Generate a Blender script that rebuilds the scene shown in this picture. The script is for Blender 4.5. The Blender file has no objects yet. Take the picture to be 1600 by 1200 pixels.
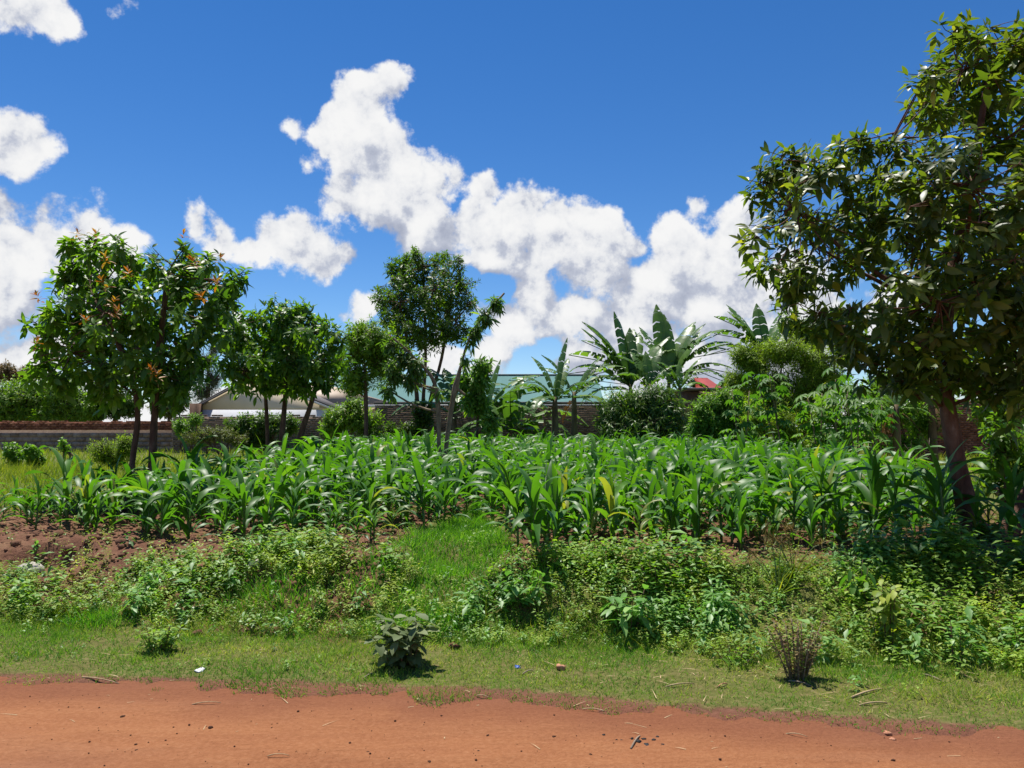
import bpy, math, random
import numpy as np
from mathutils import Vector, Matrix, Euler
R = math.radians
scene = bpy.context.scene
COL = scene.collection

# ------------------------------------------------------------------ camera
CAMZ = 1.6; FPX = 1200.0; PITCH = R(3.24)
cam_d = bpy.data.cameras.new('camera'); cam = bpy.data.objects.new('camera', cam_d)
COL.objects.link(cam)
cam.location = (0, 0, CAMZ); cam.rotation_euler = (R(90) + PITCH, 0, 0)
cam_d.sensor_width = 36; cam_d.lens = 36 * FPX / 1600; cam_d.clip_end = 3000; cam_d.clip_start = .05
scene.camera = cam
# ------------------------------------------------------------------ exposure
scene.view_settings.view_transform = 'Standard'; scene.view_settings.look = 'None'
scene.view_settings.exposure = 0.6; scene.view_settings.gamma = 1; scene.view_settings.use_curve_mapping = False
def ray(px, py):
    return (Euler((PITCH, 0, 0)).to_matrix() @ Vector(((px - 800) / FPX, 1, (600 - py) / FPX)))
# ------------------------------------------------------------------ sun and sky
SUN_EL, SUN_AZ = R(70), R(-30)          # azimuth from +Y, positive to the right
sun_dir = Vector((math.cos(SUN_EL) * math.sin(SUN_AZ), math.cos(SUN_EL) * math.cos(SUN_AZ), math.sin(SUN_EL)))
sl = bpy.data.lights.new('sun', 'SUN'); sl.energy = 5.0; sl.angle = R(.53); sl.color = (1.0, .955, .88)
so = bpy.data.objects.new('sun', sl); COL.objects.link(so); so.location = (0, 0, 30)
so.rotation_euler = sun_dir.to_track_quat('Z', 'Y').to_euler()
world = bpy.data.worlds.new('World'); scene.world = world; world.use_nodes = True
CLOUDS = [  # pixel x, y, radius x, of the puffs seen in the photograph
 (458,203,30),(500,215,42),(520,195,45),(565,175,55),(605,152,34),(560,230,58),(615,240,50),(530,310,42),(585,300,80),(650,290,75),(700,275,32),(655,350,60),
 (735,345,55),(752,292,36),(800,350,60),(830,325,40),(880,360,65),(940,365,52),(930,420,75),(985,390,40),(1010,430,60),(1045,385,50),(1090,335,26),
 (1110,420,75),(1165,390,60),(1180,460,90),(760,400,50),(840,400,60),(1080,480,80),
 (800,505,48),(850,470,55),(910,490,70),(990,500,70),(760,545,45),(905,560,60),(1010,560,90),(1090,570,60),(1250,520,110),(1380,480,60),(680,560,50),(570,485,34),(540,500,24),
 (-20,225,60),(35,235,48),(5,320,28),(150,365,58),(95,375,45),(195,385,42),(20,400,62),(130,415,55),(15,455,48),
 (308,350,28),(350,375,40),(395,395,38),(450,385,48),(495,410,48),(530,410,25),(420,372,35),
 (40,545,80),(-60,480,90),(160,500,50),(60,10,48),(100,32,25),(15,15,35),(195,5,24),(905,322,14),(470,250,14),(360,505,30),
]
GAPS = [(768,447,42),(735,432,30),(866,540,26),(705,440,26),(640,420,20),(600,520,40),(720,520,26),(400,470,36),(260,470,20)]
def build_world():
    nt = world.node_tree; N = nt.nodes; L = nt.links; N.clear()
    g = bpy.data.node_groups.new('cloud_density', 'ShaderNodeTree')
    g.interface.new_socket('Dir', in_out='INPUT', socket_type='NodeSocketVector')
    g.interface.new_socket('Base', in_out='OUTPUT', socket_type='NodeSocketFloat')
    g.interface.new_socket('Density', in_out='OUTPUT', socket_type='NodeSocketFloat')
    gn, gl = g.nodes, g.links
    gi = gn.new('NodeGroupInput'); go = gn.new('NodeGroupOutput')
    def math_(op, a, b=None, c=None, nn=gn, ll=gl):
        n = nn.new('ShaderNodeMath'); n.operation = op
        for i, v in enumerate((a, b, c)):
            if v is None: continue
            if isinstance(v, (int, float)): n.inputs[i].default_value = v
            else: ll.new(v, n.inputs[i])
        return n.outputs[0]
    # gentle warp so puffs are not round
    wn = gn.new('ShaderNodeTexNoise'); wn.inputs['Scale'].default_value = 9; wn.inputs['Detail'].default_value = 3
    gl.new(gi.outputs[0], wn.inputs['Vector'])
    ws = gn.new('ShaderNodeVectorMath'); ws.operation = 'MULTIPLY_ADD'
    gl.new(wn.outputs['Color'], ws.inputs[0]); ws.inputs[1].default_value = (.06,) * 3
    off = gn.new('ShaderNodeVectorMath'); off.operation = 'SUBTRACT'; gl.new(gi.outputs[0], off.inputs[0]); off.inputs[1].default_value = (.03,) * 3
    gl.new(off.outputs[0], ws.inputs[2])
    cur = None
    for px, py, r in CLOUDS:
        c = ray(px, py); ln = c.length; c.normalize(); th = r / (FPX * ln)
        k = 2.0 / (th * th)                         # 1 - k*(1-dot): 1 in the middle, 0 at the rim
        d = gn.new('ShaderNodeVectorMath'); d.operation = 'DISTANCE'
        gl.new(ws.outputs[0], d.inputs[0]); d.inputs[1].default_value = c
        v = math_('MULTIPLY_ADD', d.outputs['Value'], -1 / th, 1.0)
        v = math_('MULTIPLY', v, min(1.0, r / 45.0) ** .6)
        cur = v if cur is None else math_('SMOOTH_MAX', cur, v, .35)
    gap = None
    for px, py, r in GAPS:
        c = ray(px, py); th = r / (FPX * c.length); c.normalize()
        d = gn.new('ShaderNodeVectorMath'); d.operation = 'DISTANCE'; gl.new(ws.outputs[0], d.inputs[0]); d.inputs[1].default_value = c
        v = math_('MAXIMUM', math_('MULTIPLY_ADD', d.outputs['Value'], -1 / th, 1.0), 0); gap = v if gap is None else math_('MAXIMUM', gap, v)
    cur = math_('SUBTRACT', cur, math_('MULTIPLY', gap, 1.15))
    # beyond the frame: scattered cumulus of the same kind, low in the sky
    sx = gn.new('ShaderNodeSeparateXYZ'); gl.new(gi.outputs[0], sx.inputs[0])
    big = gn.new('ShaderNodeTexNoise'); big.inputs['Scale'].default_value = 3.2; big.inputs['Detail'].default_value = 2
    gl.new(gi.outputs[0], big.inputs['Vector'])
    fr = gn.new('ShaderNodeMapRange'); fr.inputs['From Min'].default_value = .62; fr.inputs['From Max'].default_value = .45; gl.new(sx.outputs['Y'], fr.inputs['Value'])
    alt = math_('MULTIPLY_ADD', sx.outputs['Z'], -1.6, .1)
    outv = math_('MULTIPLY', math_('ADD', math_('MULTIPLY_ADD', big.outputs[0], 4.0, -1.9), alt), 1.0)
    outv = math_('SUBTRACT', outv, math_('MULTIPLY_ADD', fr.outputs[0], -3.0, 3.0))
    cur = math_('SMOOTH_MAX', cur, outv, .3)
    # low bank along the horizon all round
    bank = math_('MULTIPLY_ADD', sx.outputs['Z'], -11.0, .62)
    cur = math_('SMOOTH_MAX', cur, bank, .5)
    vo = gn.new('ShaderNodeTexVoronoi'); vo.feature = 'F1'; vo.inputs['Scale'].default_value = 11.5; vo.inputs['Detail'].default_value = 2.7; vo.inputs['Roughness'].default_value = .56; vo.inputs['Lacunarity'].default_value = 2.3
    pass
    vo.normalize = True
    gl.new(ws.outputs[0], vo.inputs['Vector'])
    fb = gn.new('ShaderNodeTexNoise'); fb.inputs['Scale'].default_value = 22; fb.inputs['Detail'].default_value = 5; fb.inputs['Roughness'].default_value = .66
    gl.new(gi.outputs[0], fb.inputs['Vector'])
    puff = math_('MULTIPLY_ADD', vo.outputs['Distance'], -2.2, .60)
    fbm = math_('MULTIPLY_ADD', fb.outputs[0], 1.5, -.75)
    den = math_('ADD', math_('ADD', cur, puff), fbm)
    gl.new(cur, go.inputs[0]); gl.new(den, go.inputs[1])

    def wm(op, a, b=None, c=None): return math_(op, a, b, c, N, L)
    tc = N.new('ShaderNodeTexCoord')
    nrm = N.new('ShaderNodeVectorMath'); nrm.operation = 'NORMALIZE'; L.new(tc.outputs['Generated'], nrm.inputs[0])
    d0 = N.new('ShaderNodeGroup'); d0.node_tree = g; L.new(nrm.outputs[0], d0.inputs[0])
    def at(off):
        up = N.new('ShaderNodeVectorMath'); up.operation = 'ADD'; L.new(nrm.outputs[0], up.inputs[0]); up.inputs[1].default_value = off
        d = N.new('ShaderNodeGroup'); d.node_tree = g; L.new(up.outputs[0], d.inputs[0]); return d
    d1 = at((-.008, 0, .022)); d2 = at((-.02, 0, .065))
    cover = N.new('ShaderNodeMapRange'); cover.interpolation_type = 'SMOOTHSTEP'
    cover.inputs['From Min'].default_value = -.04; cover.inputs['From Max'].default_value = .34
    L.new(d0.outputs['Density'], cover.inputs['Value'])
    # light: thin towards the sun = bright, thick cloud above = grey
    big_d = wm('SUBTRACT', d0.outputs['Base'], d2.outputs['Base'])
    det0 = wm('SUBTRACT', d0.outputs['Density'], d0.outputs['Base']); det1 = wm('SUBTRACT', d1.outputs['Density'], d1.outputs['Base'])
    small = wm('SUBTRACT', det0, det1)
    tot = wm('ADD', wm('MULTIPLY', wm('MINIMUM', big_d, .40), .62), wm('MULTIPLY', small, .95))
    lit = N.new('ShaderNodeMapRange'); lit.inputs['From Min'].default_value = -.66; lit.inputs['From Max'].default_value = .58; lit.interpolation_type = 'SMOOTHSTEP'
    L.new(tot, lit.inputs['Value'])
    col = N.new('ShaderNodeValToRGB'); e = col.color_ramp.elements
    for k, (p, c) in enumerate(((0.0, (.40, .44, .56)), (.38, (.56, .60, .71)), (.68, (.86, .875, .91)), (1.0, (1.0, 1.0, 1.0)))):
        q = e[k] if k < 2 else e.new(p)
        q.position = p; q.color = (*c, 1)
    L.new(lit.outputs[0], col.inputs[0])
    sky = N.new('ShaderNodeTexSky'); sky.sky_type = 'NISHITA'; sky.sun_disc = False
    sky.sun_elevation = SUN_EL; sky.sun_rotation = SUN_AZ; sky.altitude = 1500; sky.air_density = SKY_AIR; sky.dust_density = .0; sky.ozone_density = SKY_OZ
    bs = N.new('ShaderNodeBackground'); bs.inputs['Strength'].default_value = SKY_STR
    hs = N.new('ShaderNodeHueSaturation'); hs.inputs['Saturation'].default_value = SKY_SAT; hs.inputs['Value'].default_value = 1.0; hs.inputs['Hue'].default_value = SKY_HUE
    L.new(sky.outputs[0], hs.inputs['Color']); L.new(hs.outputs[0], bs.inputs['Color'])
    bc = N.new('ShaderNodeBackground'); bc.inputs['Strength'].default_value = .61; L.new(col.outputs[0], bc.inputs['Color'])
    mx = N.new('ShaderNodeMixShader'); L.new(cover.outputs[0], mx.inputs[0]); L.new(bs.outputs[0], mx.inputs[1]); L.new(bc.outputs[0], mx.inputs[2])
    out = N.new('ShaderNodeOutputWorld'); L.new(mx.outputs[0], out.inputs['Surface'])
SKY_AIR, SKY_OZ, SKY_STR, SKY_SAT, SKY_HUE = 1.0, 3.0, .084, 1.30, .506
build_world()
world.cycles.sampling_method='MANUAL'; world.cycles.sample_map_resolution=256
# ------------------------------------------------------------------ helpers
rng = np.random.default_rng(7)
_tab = np.random.default_rng(3).random((256, 256))
def vnoise(x, y):
    x = np.asarray(x, float); y = np.asarray(y, float)
    xi = np.floor(x).astype(int); yi = np.floor(y).astype(int); fx = x - xi; fy = y - yi
    fx = fx * fx * (3 - 2 * fx); fy = fy * fy * (3 - 2 * fy)
    a = _tab[xi & 255, yi & 255]; b = _tab[(xi + 1) & 255, yi & 255]; c = _tab[xi & 255, (yi + 1) & 255]; d = _tab[(xi + 1) & 255, (yi + 1) & 255]
    return (a * (1 - fx) + b * fx) * (1 - fy) + (c * (1 - fx) + d * fx) * fy
def fbm(x, y, o=3):
    s = 0; a = .5
    for k in range(o):
        s = s + a * (vnoise(np.asarray(x) * 2 ** k + 17 * k, np.asarray(y) * 2 ** k + 31 * k) * 2 - 1); a *= .5
    return s
def sstep(t):
    t = np.clip(t, 0, 1); return t * t * (3 - 2 * t)
def edge_y(x):                                    # far edge of the dirt road
    return np.interp(x, [-30, -6, -3.31, -1, 0, 1.1, 2.7, 5, 30], [6.48, 5.08, 4.85, 4.66, 4.54, 4.25, 3.95, 3.53, -.7])
def bank_end(x):
    return np.interp(x, [-12, -7, -3, -1.6, 0, 1.5, 4, 8], [3.9, 3.6, 2.8, 2.5, 2.2, 2.6, 3.0, 3.2])
FIELD = .45
def height(x, y):
    x = np.asarray(x, float); y = np.asarray(y, float)
    s = y - edge_y(x)
    z = -.035 + .05 * sstep((s + .15 * fbm(x * 2.3, y * 2.3, 4) * 2 + .11 * fbm(x * 9, y * 9, 3) + .06) / .20)
    e = bank_end(x)
    path = np.exp(-((x + .55) / .42) ** 2)                     # grassy ramp into the plot
    s1 = 1.15 + .25 * fbm(x * .9, 3.1) ; ee = e + path * 1.3
    b = sstep((s - s1) / (ee - s1))
    z = z + (FIELD - .015) * b
    mid = 4 * b * (1 - b)
    z = z + mid * (.16 * fbm(x * 1.6, y * 1.6, 3))
    fld = sstep((s - ee + .4) / .5) * sstep((60 - y) / 20)
    z = z + fld * (.05 * fbm(x * 2.1 + 5, y * 2.1, 4)) * (1 - path * .6)
    soil = sstep((s - 1.6) / .5) * sstep((14 - y) / 3)
    z = z + soil * .05 * fbm(x * 6, y * 6, 4) * (1 - .7 * path)
    # undercut hollow in the left bank
    hx, hy = HOLE
    d = np.sqrt(((x - hx) / .42) ** 2 + ((y - hy) / .26) ** 2)
    z = z - .26 * sstep(1.35 - d)
    far = sstep((y - 60) / 200) * .3
    return z - far * 0
def road_z(x, y):
    s = y - edge_y(x)
    rut = np.exp(-((s + .95 + .06 * fbm(x * .6, 1.5, 2)) / .16) ** 2) + np.exp(-((s + 2.35 + .06 * fbm(x * .6, 8.5, 2)) / .18) ** 2)
    return .010 * fbm(x * .8, y * 2.0, 3) + .013 * fbm(x * 5, y * 7, 4) - .018 * rut
HOLE = (-4.55, 7.62)
def hz(x, y): return max(float(height(x, y)), float(road_z(x, y)) if y < edge_y(x) + .4 else -9)
def G(px, py):
    r = ray(px, py); t = 2.0
    while t < 120:
        p = Vector((0, 0, CAMZ)) + r * t
        if p.z <= hz(p.x, p.y): break
        t += .02 if t < 15 else .1
    return p
def W(px, py, D):                                 # the point seen at a pixel, D metres ahead
    r = ray(px, py); return Vector((0, 0, CAMZ)) + r * (D / r.y)

def tag(o, label=None, cat=None, group=None, kind=None):
    if label: o['label'] = label
    if cat: o['category'] = cat
    if group: o['group'] = group
    if kind: o['kind'] = kind
    return o
def empty(name, loc, label, cat, group=None):
    o = bpy.data.objects.new(name, None); COL.objects.link(o); o.location = loc; o.empty_display_size = .1
    return tag(o, label, cat, group)
def make_mesh(name, V, F, mat, tint=None, smooth=False):
    V = np.ascontiguousarray(V, np.float32); F = np.ascontiguousarray(F, np.int32)
    me = bpy.data.meshes.new(name); k = F.shape[1]
    me.vertices.add(len(V)); me.vertices.foreach_set('co', V.ravel())
    me.loops.add(F.size); me.loops.foreach_set('vertex_index', F.ravel())
    me.polygons.add(len(F)); me.polygons.foreach_set('loop_start', np.arange(0, F.size, k, dtype=np.int32))
    me.polygons.foreach_set('loop_total', np.full(len(F), k, np.int32))
    if smooth: me.polygons.foreach_set('use_smooth', np.ones(len(F), bool))
    if tint is not None:
        a = me.attributes.new('tint', 'FLOAT', 'POINT'); a.data.foreach_set('value', np.ascontiguousarray(tint, np.float32))
    me.update(calc_edges=True)
    if mat: me.materials.append(mat)
    return me
def link(name, me, parent=None, loc=None):
    o = bpy.data.objects.new(name, me); COL.objects.link(o)
    if parent is not None: o.parent = parent
    if loc is not None: o.location = loc
    return o
class Geo:
    def __init__(s): s.V = []; s.F = []; s.T = []; s.n = 0
    def add(s, V, F, tint=None):
        V = np.asarray(V, float).reshape(-1, 3); F = np.asarray(F, int)
        s.V.append(V); s.F.append(F + s.n); s.n += len(V)
        s.T.append(np.full(len(V), .5) if tint is None else np.broadcast_to(np.asarray(tint, float), (len(V),)))
    def inst(s, tpl, P, M, tint=None):            # many copies of one small template
        V, F = tpl; n = len(P)
        if n == 0: return
        P = np.asarray(P, float); M = np.asarray(M, float)
        VV = np.einsum('nij,vj->nvi', M, V) + P[:, None, :]
        FF = F[None] + (np.arange(n) * len(V))[:, None, None]
        t = rng.random(n) if tint is None else tint
        s.add(VV.reshape(-1, 3), FF.reshape(-1, 3), np.repeat(t, len(V)))
    def mesh(s, name, mat, origin=(0, 0, 0), smooth=False):
        return make_mesh(name, np.concatenate(s.V) - np.asarray(origin), np.concatenate(s.F), mat, np.concatenate(s.T), smooth)
    def obj(s, name, mat, parent=None, origin=(0, 0, 0), smooth=False):
        return link(name, s.mesh(name, mat, origin, smooth), parent)
def unit(v): return v / np.maximum(np.linalg.norm(v, axis=-1, keepdims=True), 1e-9)
def frames(d, n, sc):                             # columns: width, length, normal
    d = unit(d); x = unit(np.cross(d, n)); z = np.cross(x, d)
    sc = np.asarray(sc, float)
    if sc.ndim == 1: sc = np.repeat(sc[:, None], 3, 1)
    return np.stack([x * sc[:, :1], d * sc[:, 1:2], z * sc[:, 2:3]], -1)
def tube(P, r, n=6, cap=True):
    P = np.asarray(P, float); r = np.broadcast_to(np.asarray(r, float), (len(P),))
    t = unit(np.gradient(P, axis=0)); ref = np.array([.3, 1, .2]) if abs(t[0] @ unit(np.array([.3, 1, .2]))) < .9 else np.array([1., 0, 0])
    u = unit(np.cross(t, ref)); v = np.cross(t, u)
    a = np.arange(n) * 2 * np.pi / n
    V = (P[:, None] + r[:, None, None] * (np.cos(a)[None, :, None] * u[:, None] + np.sin(a)[None, :, None] * v[:, None])).reshape(-1, 3)
    F = []
    for i in range(len(P) - 1):
        for j in range(n):
            p, q = i * n + j, i * n + (j + 1) % n; F += [(p, q, q + n), (p, q + n, p + n)]
    if cap:
        for b in (0, (len(P) - 1) * n):
            for j in range(1, n - 1): F.append((b, b + j, b + j + 1) if b else (b, b + j + 1, b + j))
    return V, np.array(F)
def box(x0, x1, y0, y1, z0, z1):
    V = np.array([(x, y, z) for x in (x0, x1) for y in (y0, y1) for z in (z0, z1)], float)
    F = np.array([(0, 1, 3), (0, 3, 2), (4, 6, 7), (4, 7, 5), (0, 4, 5), (0, 5, 1), (2, 3, 7), (2, 7, 6), (0, 2, 6), (0, 6, 4), (1, 5, 7), (1, 7, 3)])
    return V, F
def bez(a, b, bulge, n=5):
    a = np.asarray(a, float); b = np.asarray(b, float); m = (a + b) / 2 + np.asarray(bulge, float)
    t = np.linspace(0, 1, n)[:, None]; return (1 - t) ** 2 * a + 2 * t * (1 - t) * m + t * t * b

# leaf templates: unit length along +Y, upper side +Z
def leaf_tpl(w=.3, bend=.25, fold=.2, ts=(0, .22, .5, .78, 1), ws=(0, .8, 1, .62, 0), twist=0.0):
    V = []; rows = []
    for t, q in zip(ts, ws):
        z = -bend * t * t; c = np.array([0, t, z]); a = twist * t
        if q == 0: rows.append((len(V),)); V.append(c)
        else:
            h = w / 2 * q; ex = np.array([math.cos(a), 0, math.sin(a)])
            rows.append((len(V), len(V) + 1, len(V) + 2))
            V += [c - ex * h + [0, 0, fold * h], c - [0, 0, 0], c + ex * h + [0, 0, fold * h]]
    F = []
    for A, B in zip(rows, rows[1:]):
        if len(A) == 1: F += [(A[0], B[1], B[0]), (A[0], B[2], B[1])]
        elif len(B) == 1: F += [(A[0], A[1], B[0]), (A[1], A[2], B[0])]
        else: F += [(A[0], A[1], B[1]), (A[0], B[1], B[0]), (A[1], A[2], B[2]), (A[1], B[2], B[1])]
    return np.array(V, float), np.array(F)
LEAF12 = leaf_tpl(.32)
LEAF12W = leaf_tpl(.46, .3, .25)
LEAF4 = leaf_tpl(.36, .2, .25, (0, .45, 1), (0, 1, 0))
LEAF4N = leaf_tpl(.2, .35, .25, (0, .45, 1), (0, 1, 0))
LEAF4R = leaf_tpl(.6, .15, .2, (0, .5, 1), (0, 1, 0))
BLADE = leaf_tpl(.075, .35, .0, (0, .45, 1), (1, .8, 0))
BLADE = (BLADE[0][[0, 2, 3, 5, 6]], np.array([(0, 1, 3), (0, 3, 2), (2, 3, 4)]))

# ------------------------------------------------------------------ materials
def new_mat(name):
    m = bpy.data.materials.new(name); m.use_nodes = True; nt = m.node_tree; nt.nodes.clear()
    return m, nt, nt.nodes, nt.links
def ramp(nt, fac, stops):
    n = nt.nodes.new('ShaderNodeValToRGB'); e = n.color_ramp.elements
    while len(e) < len(stops): e.new(.5)
    for k, (p, c) in zip(e, stops): k.position = p; k.color = (*c, 1)
    if fac is not None: nt.links.new(fac, n.inputs[0])
    return n.outputs[0]
def noise(nt, scale, detail=4, rough=.55, vec=None):
    n = nt.nodes.new('ShaderNodeTexNoise'); n.inputs['Scale'].default_value = scale; n.inputs['Detail'].default_value = detail; n.inputs['Roughness'].default_value = rough
    if vec is not None: nt.links.new(vec, n.inputs['Vector'])
    return n
def mixc(nt, f, a, b, mode='MIX'):
    n = nt.nodes.new('ShaderNodeMix'); n.data_type = 'RGBA'; n.blend_type = mode
    for s, v in (('Factor', f), ('A', a), ('B', b)):
        if isinstance(v, (int, float)): n.inputs[s].default_value = v
        elif isinstance(v, tuple): n.inputs[s].default_value = (*v, 1)
        else: nt.links.new(v, n.inputs[s])
    return n.outputs['Result']
def leaf_mat(name, stops, trans, tcol, rough=.42, spec=.5, vein=False):
    m, nt, N, L = new_mat(name)
    at = N.new('ShaderNodeAttribute'); at.attribute_name = 'tint'
    oi = N.new('ShaderNodeObjectInfo')
    sc = N.new('ShaderNodeSeparateColor'); L.new(oi.outputs['Color'], sc.inputs[0])
    ad = N.new('ShaderNodeMath'); ad.operation = 'ADD'; L.new(at.outputs['Fac'], ad.inputs[0]); ad.inputs[1].default_value = 1.0
    fr = N.new('ShaderNodeMath'); fr.operation = 'SUBTRACT'; L.new(ad.outputs[0], fr.inputs[0]); L.new(sc.outputs[0], fr.inputs[1])
    c = ramp(nt, fr.outputs[0], stops)
    geo = N.new('ShaderNodeNewGeometry')
    nz = noise(nt, 2.2, 3, .6, geo.outputs['Position'])
    c = mixc(nt, 1.0, c, ramp(nt, nz.outputs[0], [(.3, (.78, .80, .75)), (.7, (1.2, 1.16, 1.1))]), 'MULTIPLY')
    p = N.new('ShaderNodeBsdfPrincipled'); L.new(c, p.inputs['Base Color'])
    p.inputs['Roughness'].default_value = rough; p.inputs['Specular IOR Level'].default_value = spec
    t = N.new('ShaderNodeBsdfTranslucent'); L.new(mixc(nt, 1.0, c, tcol, 'MULTIPLY'), t.inputs['Color'])
    mx = N.new('ShaderNodeMixShader'); mx.inputs[0].default_value = trans; L.new(p.outputs[0], mx.inputs[1]); L.new(t.outputs[0], mx.inputs[2])
    o = N.new('ShaderNodeOutputMaterial'); L.new(mx.outputs[0], o.inputs['Surface'])
    return m
def plain_mat(name, stops, scale=8, rough=.85, bump=.3, bscale=None, spec=.2, detail=5, stretch=None):
    m, nt, N, L = new_mat(name)
    tc = N.new('ShaderNodeNewGeometry'); vec = tc.outputs['Position']
    if stretch:
        vm = N.new('ShaderNodeVectorMath'); vm.operation = 'MULTIPLY'; vm.inputs[1].default_value = stretch; L.new(vec, vm.inputs[0]); vec = vm.outputs[0]
    nz = noise(nt, scale, detail, .6, vec)
    at = N.new('ShaderNodeAttribute'); at.attribute_name = 'tint'
    mm = N.new('ShaderNodeMath'); mm.operation = 'MULTIPLY_ADD'; L.new(at.outputs['Fac'], mm.inputs[0]); mm.inputs[1].default_value = .35; 
    sb = N.new('ShaderNodeMath'); sb.operation = 'SUBTRACT'; L.new(nz.outputs[0], sb.inputs[0]); sb.inputs[1].default_value = .17; L.new(sb.outputs[0], mm.inputs[2])
    c = ramp(nt, mm.outputs[0], stops)
    p = N.new('ShaderNodeBsdfPrincipled'); L.new(c, p.inputs['Base Color']); p.inputs['Roughness'].default_value = rough; p.inputs['Specular IOR Level'].default_value = spec
    if bump:
        b = N.new('ShaderNodeBump'); b.inputs['Strength'].default_value = bump; b.inputs['Distance'].default_value = .02
        nb = noise(nt, bscale or scale * 3, 6, .65, vec); L.new(nb.outputs[0], b.inputs['Height']); L.new(b.outputs[0], p.inputs['Normal'])
    o = N.new('ShaderNodeOutputMaterial'); L.new(p.outputs[0], o.inputs['Surface'])
    return m
M = {}
M['avocado'] = leaf_mat('avocado_leaf', [(0, (0.040, 0.076, 0.013)), (.5, (0.084, 0.125, 0.022)), (.85, (0.141, 0.169, 0.029)), (1, (0.244, 0.237, 0.042))], .42, (2.2, 2.4, .6), .42, .4)
M['avocado2'] = leaf_mat('avocado_leaf_green', [(0, (0.044, 0.107, 0.017)), (.6, (0.091, 0.180, 0.023)), (1, (0.172, 0.271, 0.029))], .42, (2.2, 2.4, .6), .42, .4)
M['flush'] = leaf_mat('young_orange_leaf', [(0, (.30, .10, .02)), (.6, (.36, .17, .025)), (1, (.34, .26, .04))], .4, (1.5, 1.3, .5), .5)
M['maize'] = leaf_mat('maize_leaf', [(0, (0.039, 0.128, 0.016)), (.6, (0.066, 0.182, 0.020)), (.93, (0.113, 0.244, 0.024)), (1, (.22, .25, .05))], .42, (1.9, 2.0, .5), .46, .42)
M['maize_stalk'] = leaf_mat('maize_stalk', [(0, (.07, .15, .03)), (1, (.12, .20, .05))], .15, (1.5, 1.6, .6), .45)
M['banana'] = leaf_mat('banana_leaf', [(0, (0.055, 0.121, 0.025)), (.6, (0.088, 0.176, 0.035)), (1, (0.143, 0.242, 0.050))], .38, (1.7, 1.9, .5), .4, .5)
M['banana_dry'] = leaf_mat('dry_banana_leaf', [(0, (.16, .09, .04)), (1, (.30, .19, .09))], .2, (1.2, 1.1, .8), .8, .2)
M['mango'] = leaf_mat('mango_leaf', [(0, (0.059, 0.121, 0.022)), (.7, (0.106, 0.187, 0.031)), (1, (0.211, 0.282, 0.044))], .44, (1.8, 2.1, .6), .38, .5)
M['bright'] = leaf_mat('bright_shrub_leaf', [(0, (0.085, 0.185, 0.020)), (.6, (0.139, 0.265, 0.026)), (1, (0.232, 0.358, 0.039))], .42, (1.7, 1.9, .5), .5, .4)
M['mid'] = leaf_mat('hedge_leaf', [(0, (0.090, 0.181, 0.017)), (.6, (0.158, 0.272, 0.024)), (1, (0.269, 0.363, 0.039))], .44, (1.8, 2.0, .5), .5, .4)
M['dark'] = leaf_mat('dark_tree_leaf', [(0, (0.039, 0.092, 0.013)), (.7, (0.083, 0.149, 0.018)), (1, (0.168, 0.233, 0.025))], .44, (1.8, 2.1, .6), .45, .45)
M['olive'] = leaf_mat('olive_shrub_leaf', [(0, (0.077, 0.115, 0.026)), (.7, (0.140, 0.176, 0.038)), (1, (0.238, 0.243, 0.060))], .3, (1.7, 1.8, .6), .55, .35)
M['feather'] = leaf_mat('feathery_leaf', [(0, (0.122, 0.210, 0.017)), (.6, (0.210, 0.316, 0.024)), (1, (0.315, 0.420, 0.033))], .44, (1.6, 1.7, .4), .55, .3)
M['greygreen'] = leaf_mat('grey_green_leaf', [(0, (0.078, 0.104, 0.052)), (1, (0.156, 0.182, 0.091))], .25, (1.4, 1.5, .8), .6, .3)
M['cassava'] = leaf_mat('cassava_leaf', [(0, (.055, .15, .022)), (.6, (.09, .20, .03)), (1, (.14, .26, .045))], .42, (1.6, 1.8, .5), .55, .3)
M['grass'] = leaf_mat('verge_grass', [(0, (0.085, 0.216, 0.022)), (.4, (0.150, 0.292, 0.035)), (.65, (0.240, 0.335, 0.050)), (.85, (0.360, 0.367, 0.110)), (1, (0.480, 0.432, 0.200))], .40, (1.5, 1.6, .6), .6, .3)
M['lush'] = leaf_mat('lush_grass', [(0, (0.060, 0.196, 0.018)), (.6, (0.108, 0.276, 0.025)), (1, (0.180, 0.345, 0.035))], .42, (1.7, 1.8, .5), .5, .4)
M['meadow'] = leaf_mat('meadow_grass', [(0, (0.125, 0.218, 0.018)), (.6, (0.213, 0.287, 0.028)), (1, (0.338, 0.356, 0.050))], .40, (1.6, 1.6, .5), .6, .3)
M['weedA'] = leaf_mat('weed_leaf_green', [(0, (0.099, 0.212, 0.024)), (.6, (0.185, 0.310, 0.040)), (1, (0.320, 0.444, 0.061))], .36, (1.7, 1.9, .6), .5, .4)
M['weedB'] = leaf_mat('weed_leaf_yellow', [(0, (0.158, 0.252, 0.031)), (.6, (0.268, 0.353, 0.043)), (1, (0.425, 0.471, 0.077))], .38, (1.5, 1.6, .6), .55, .35)
M['weedC'] = leaf_mat('weed_leaf_bluish', [(0, (0.097, 0.224, 0.052)), (.6, (0.161, 0.317, 0.073)), (1, (0.257, 0.411, 0.117))], .36, (1.5, 1.8, .7), .45, .45)
M['rust'] = leaf_mat('rusty_weed', [(0, (0.122, 0.079, 0.040)), (.6, (0.199, 0.143, 0.053)), (1, (0.243, 0.243, 0.079))], .3, (1.3, 1.2, .7), .6, .3)
M['sodom'] = leaf_mat('grey_green_bush_leaf', [(0, (0.094, 0.137, 0.050)), (.7, (0.143, 0.189, 0.075)), (1, (0.220, 0.252, 0.110))], .3, (1.5, 1.7, .6), .6, .35)
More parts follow.
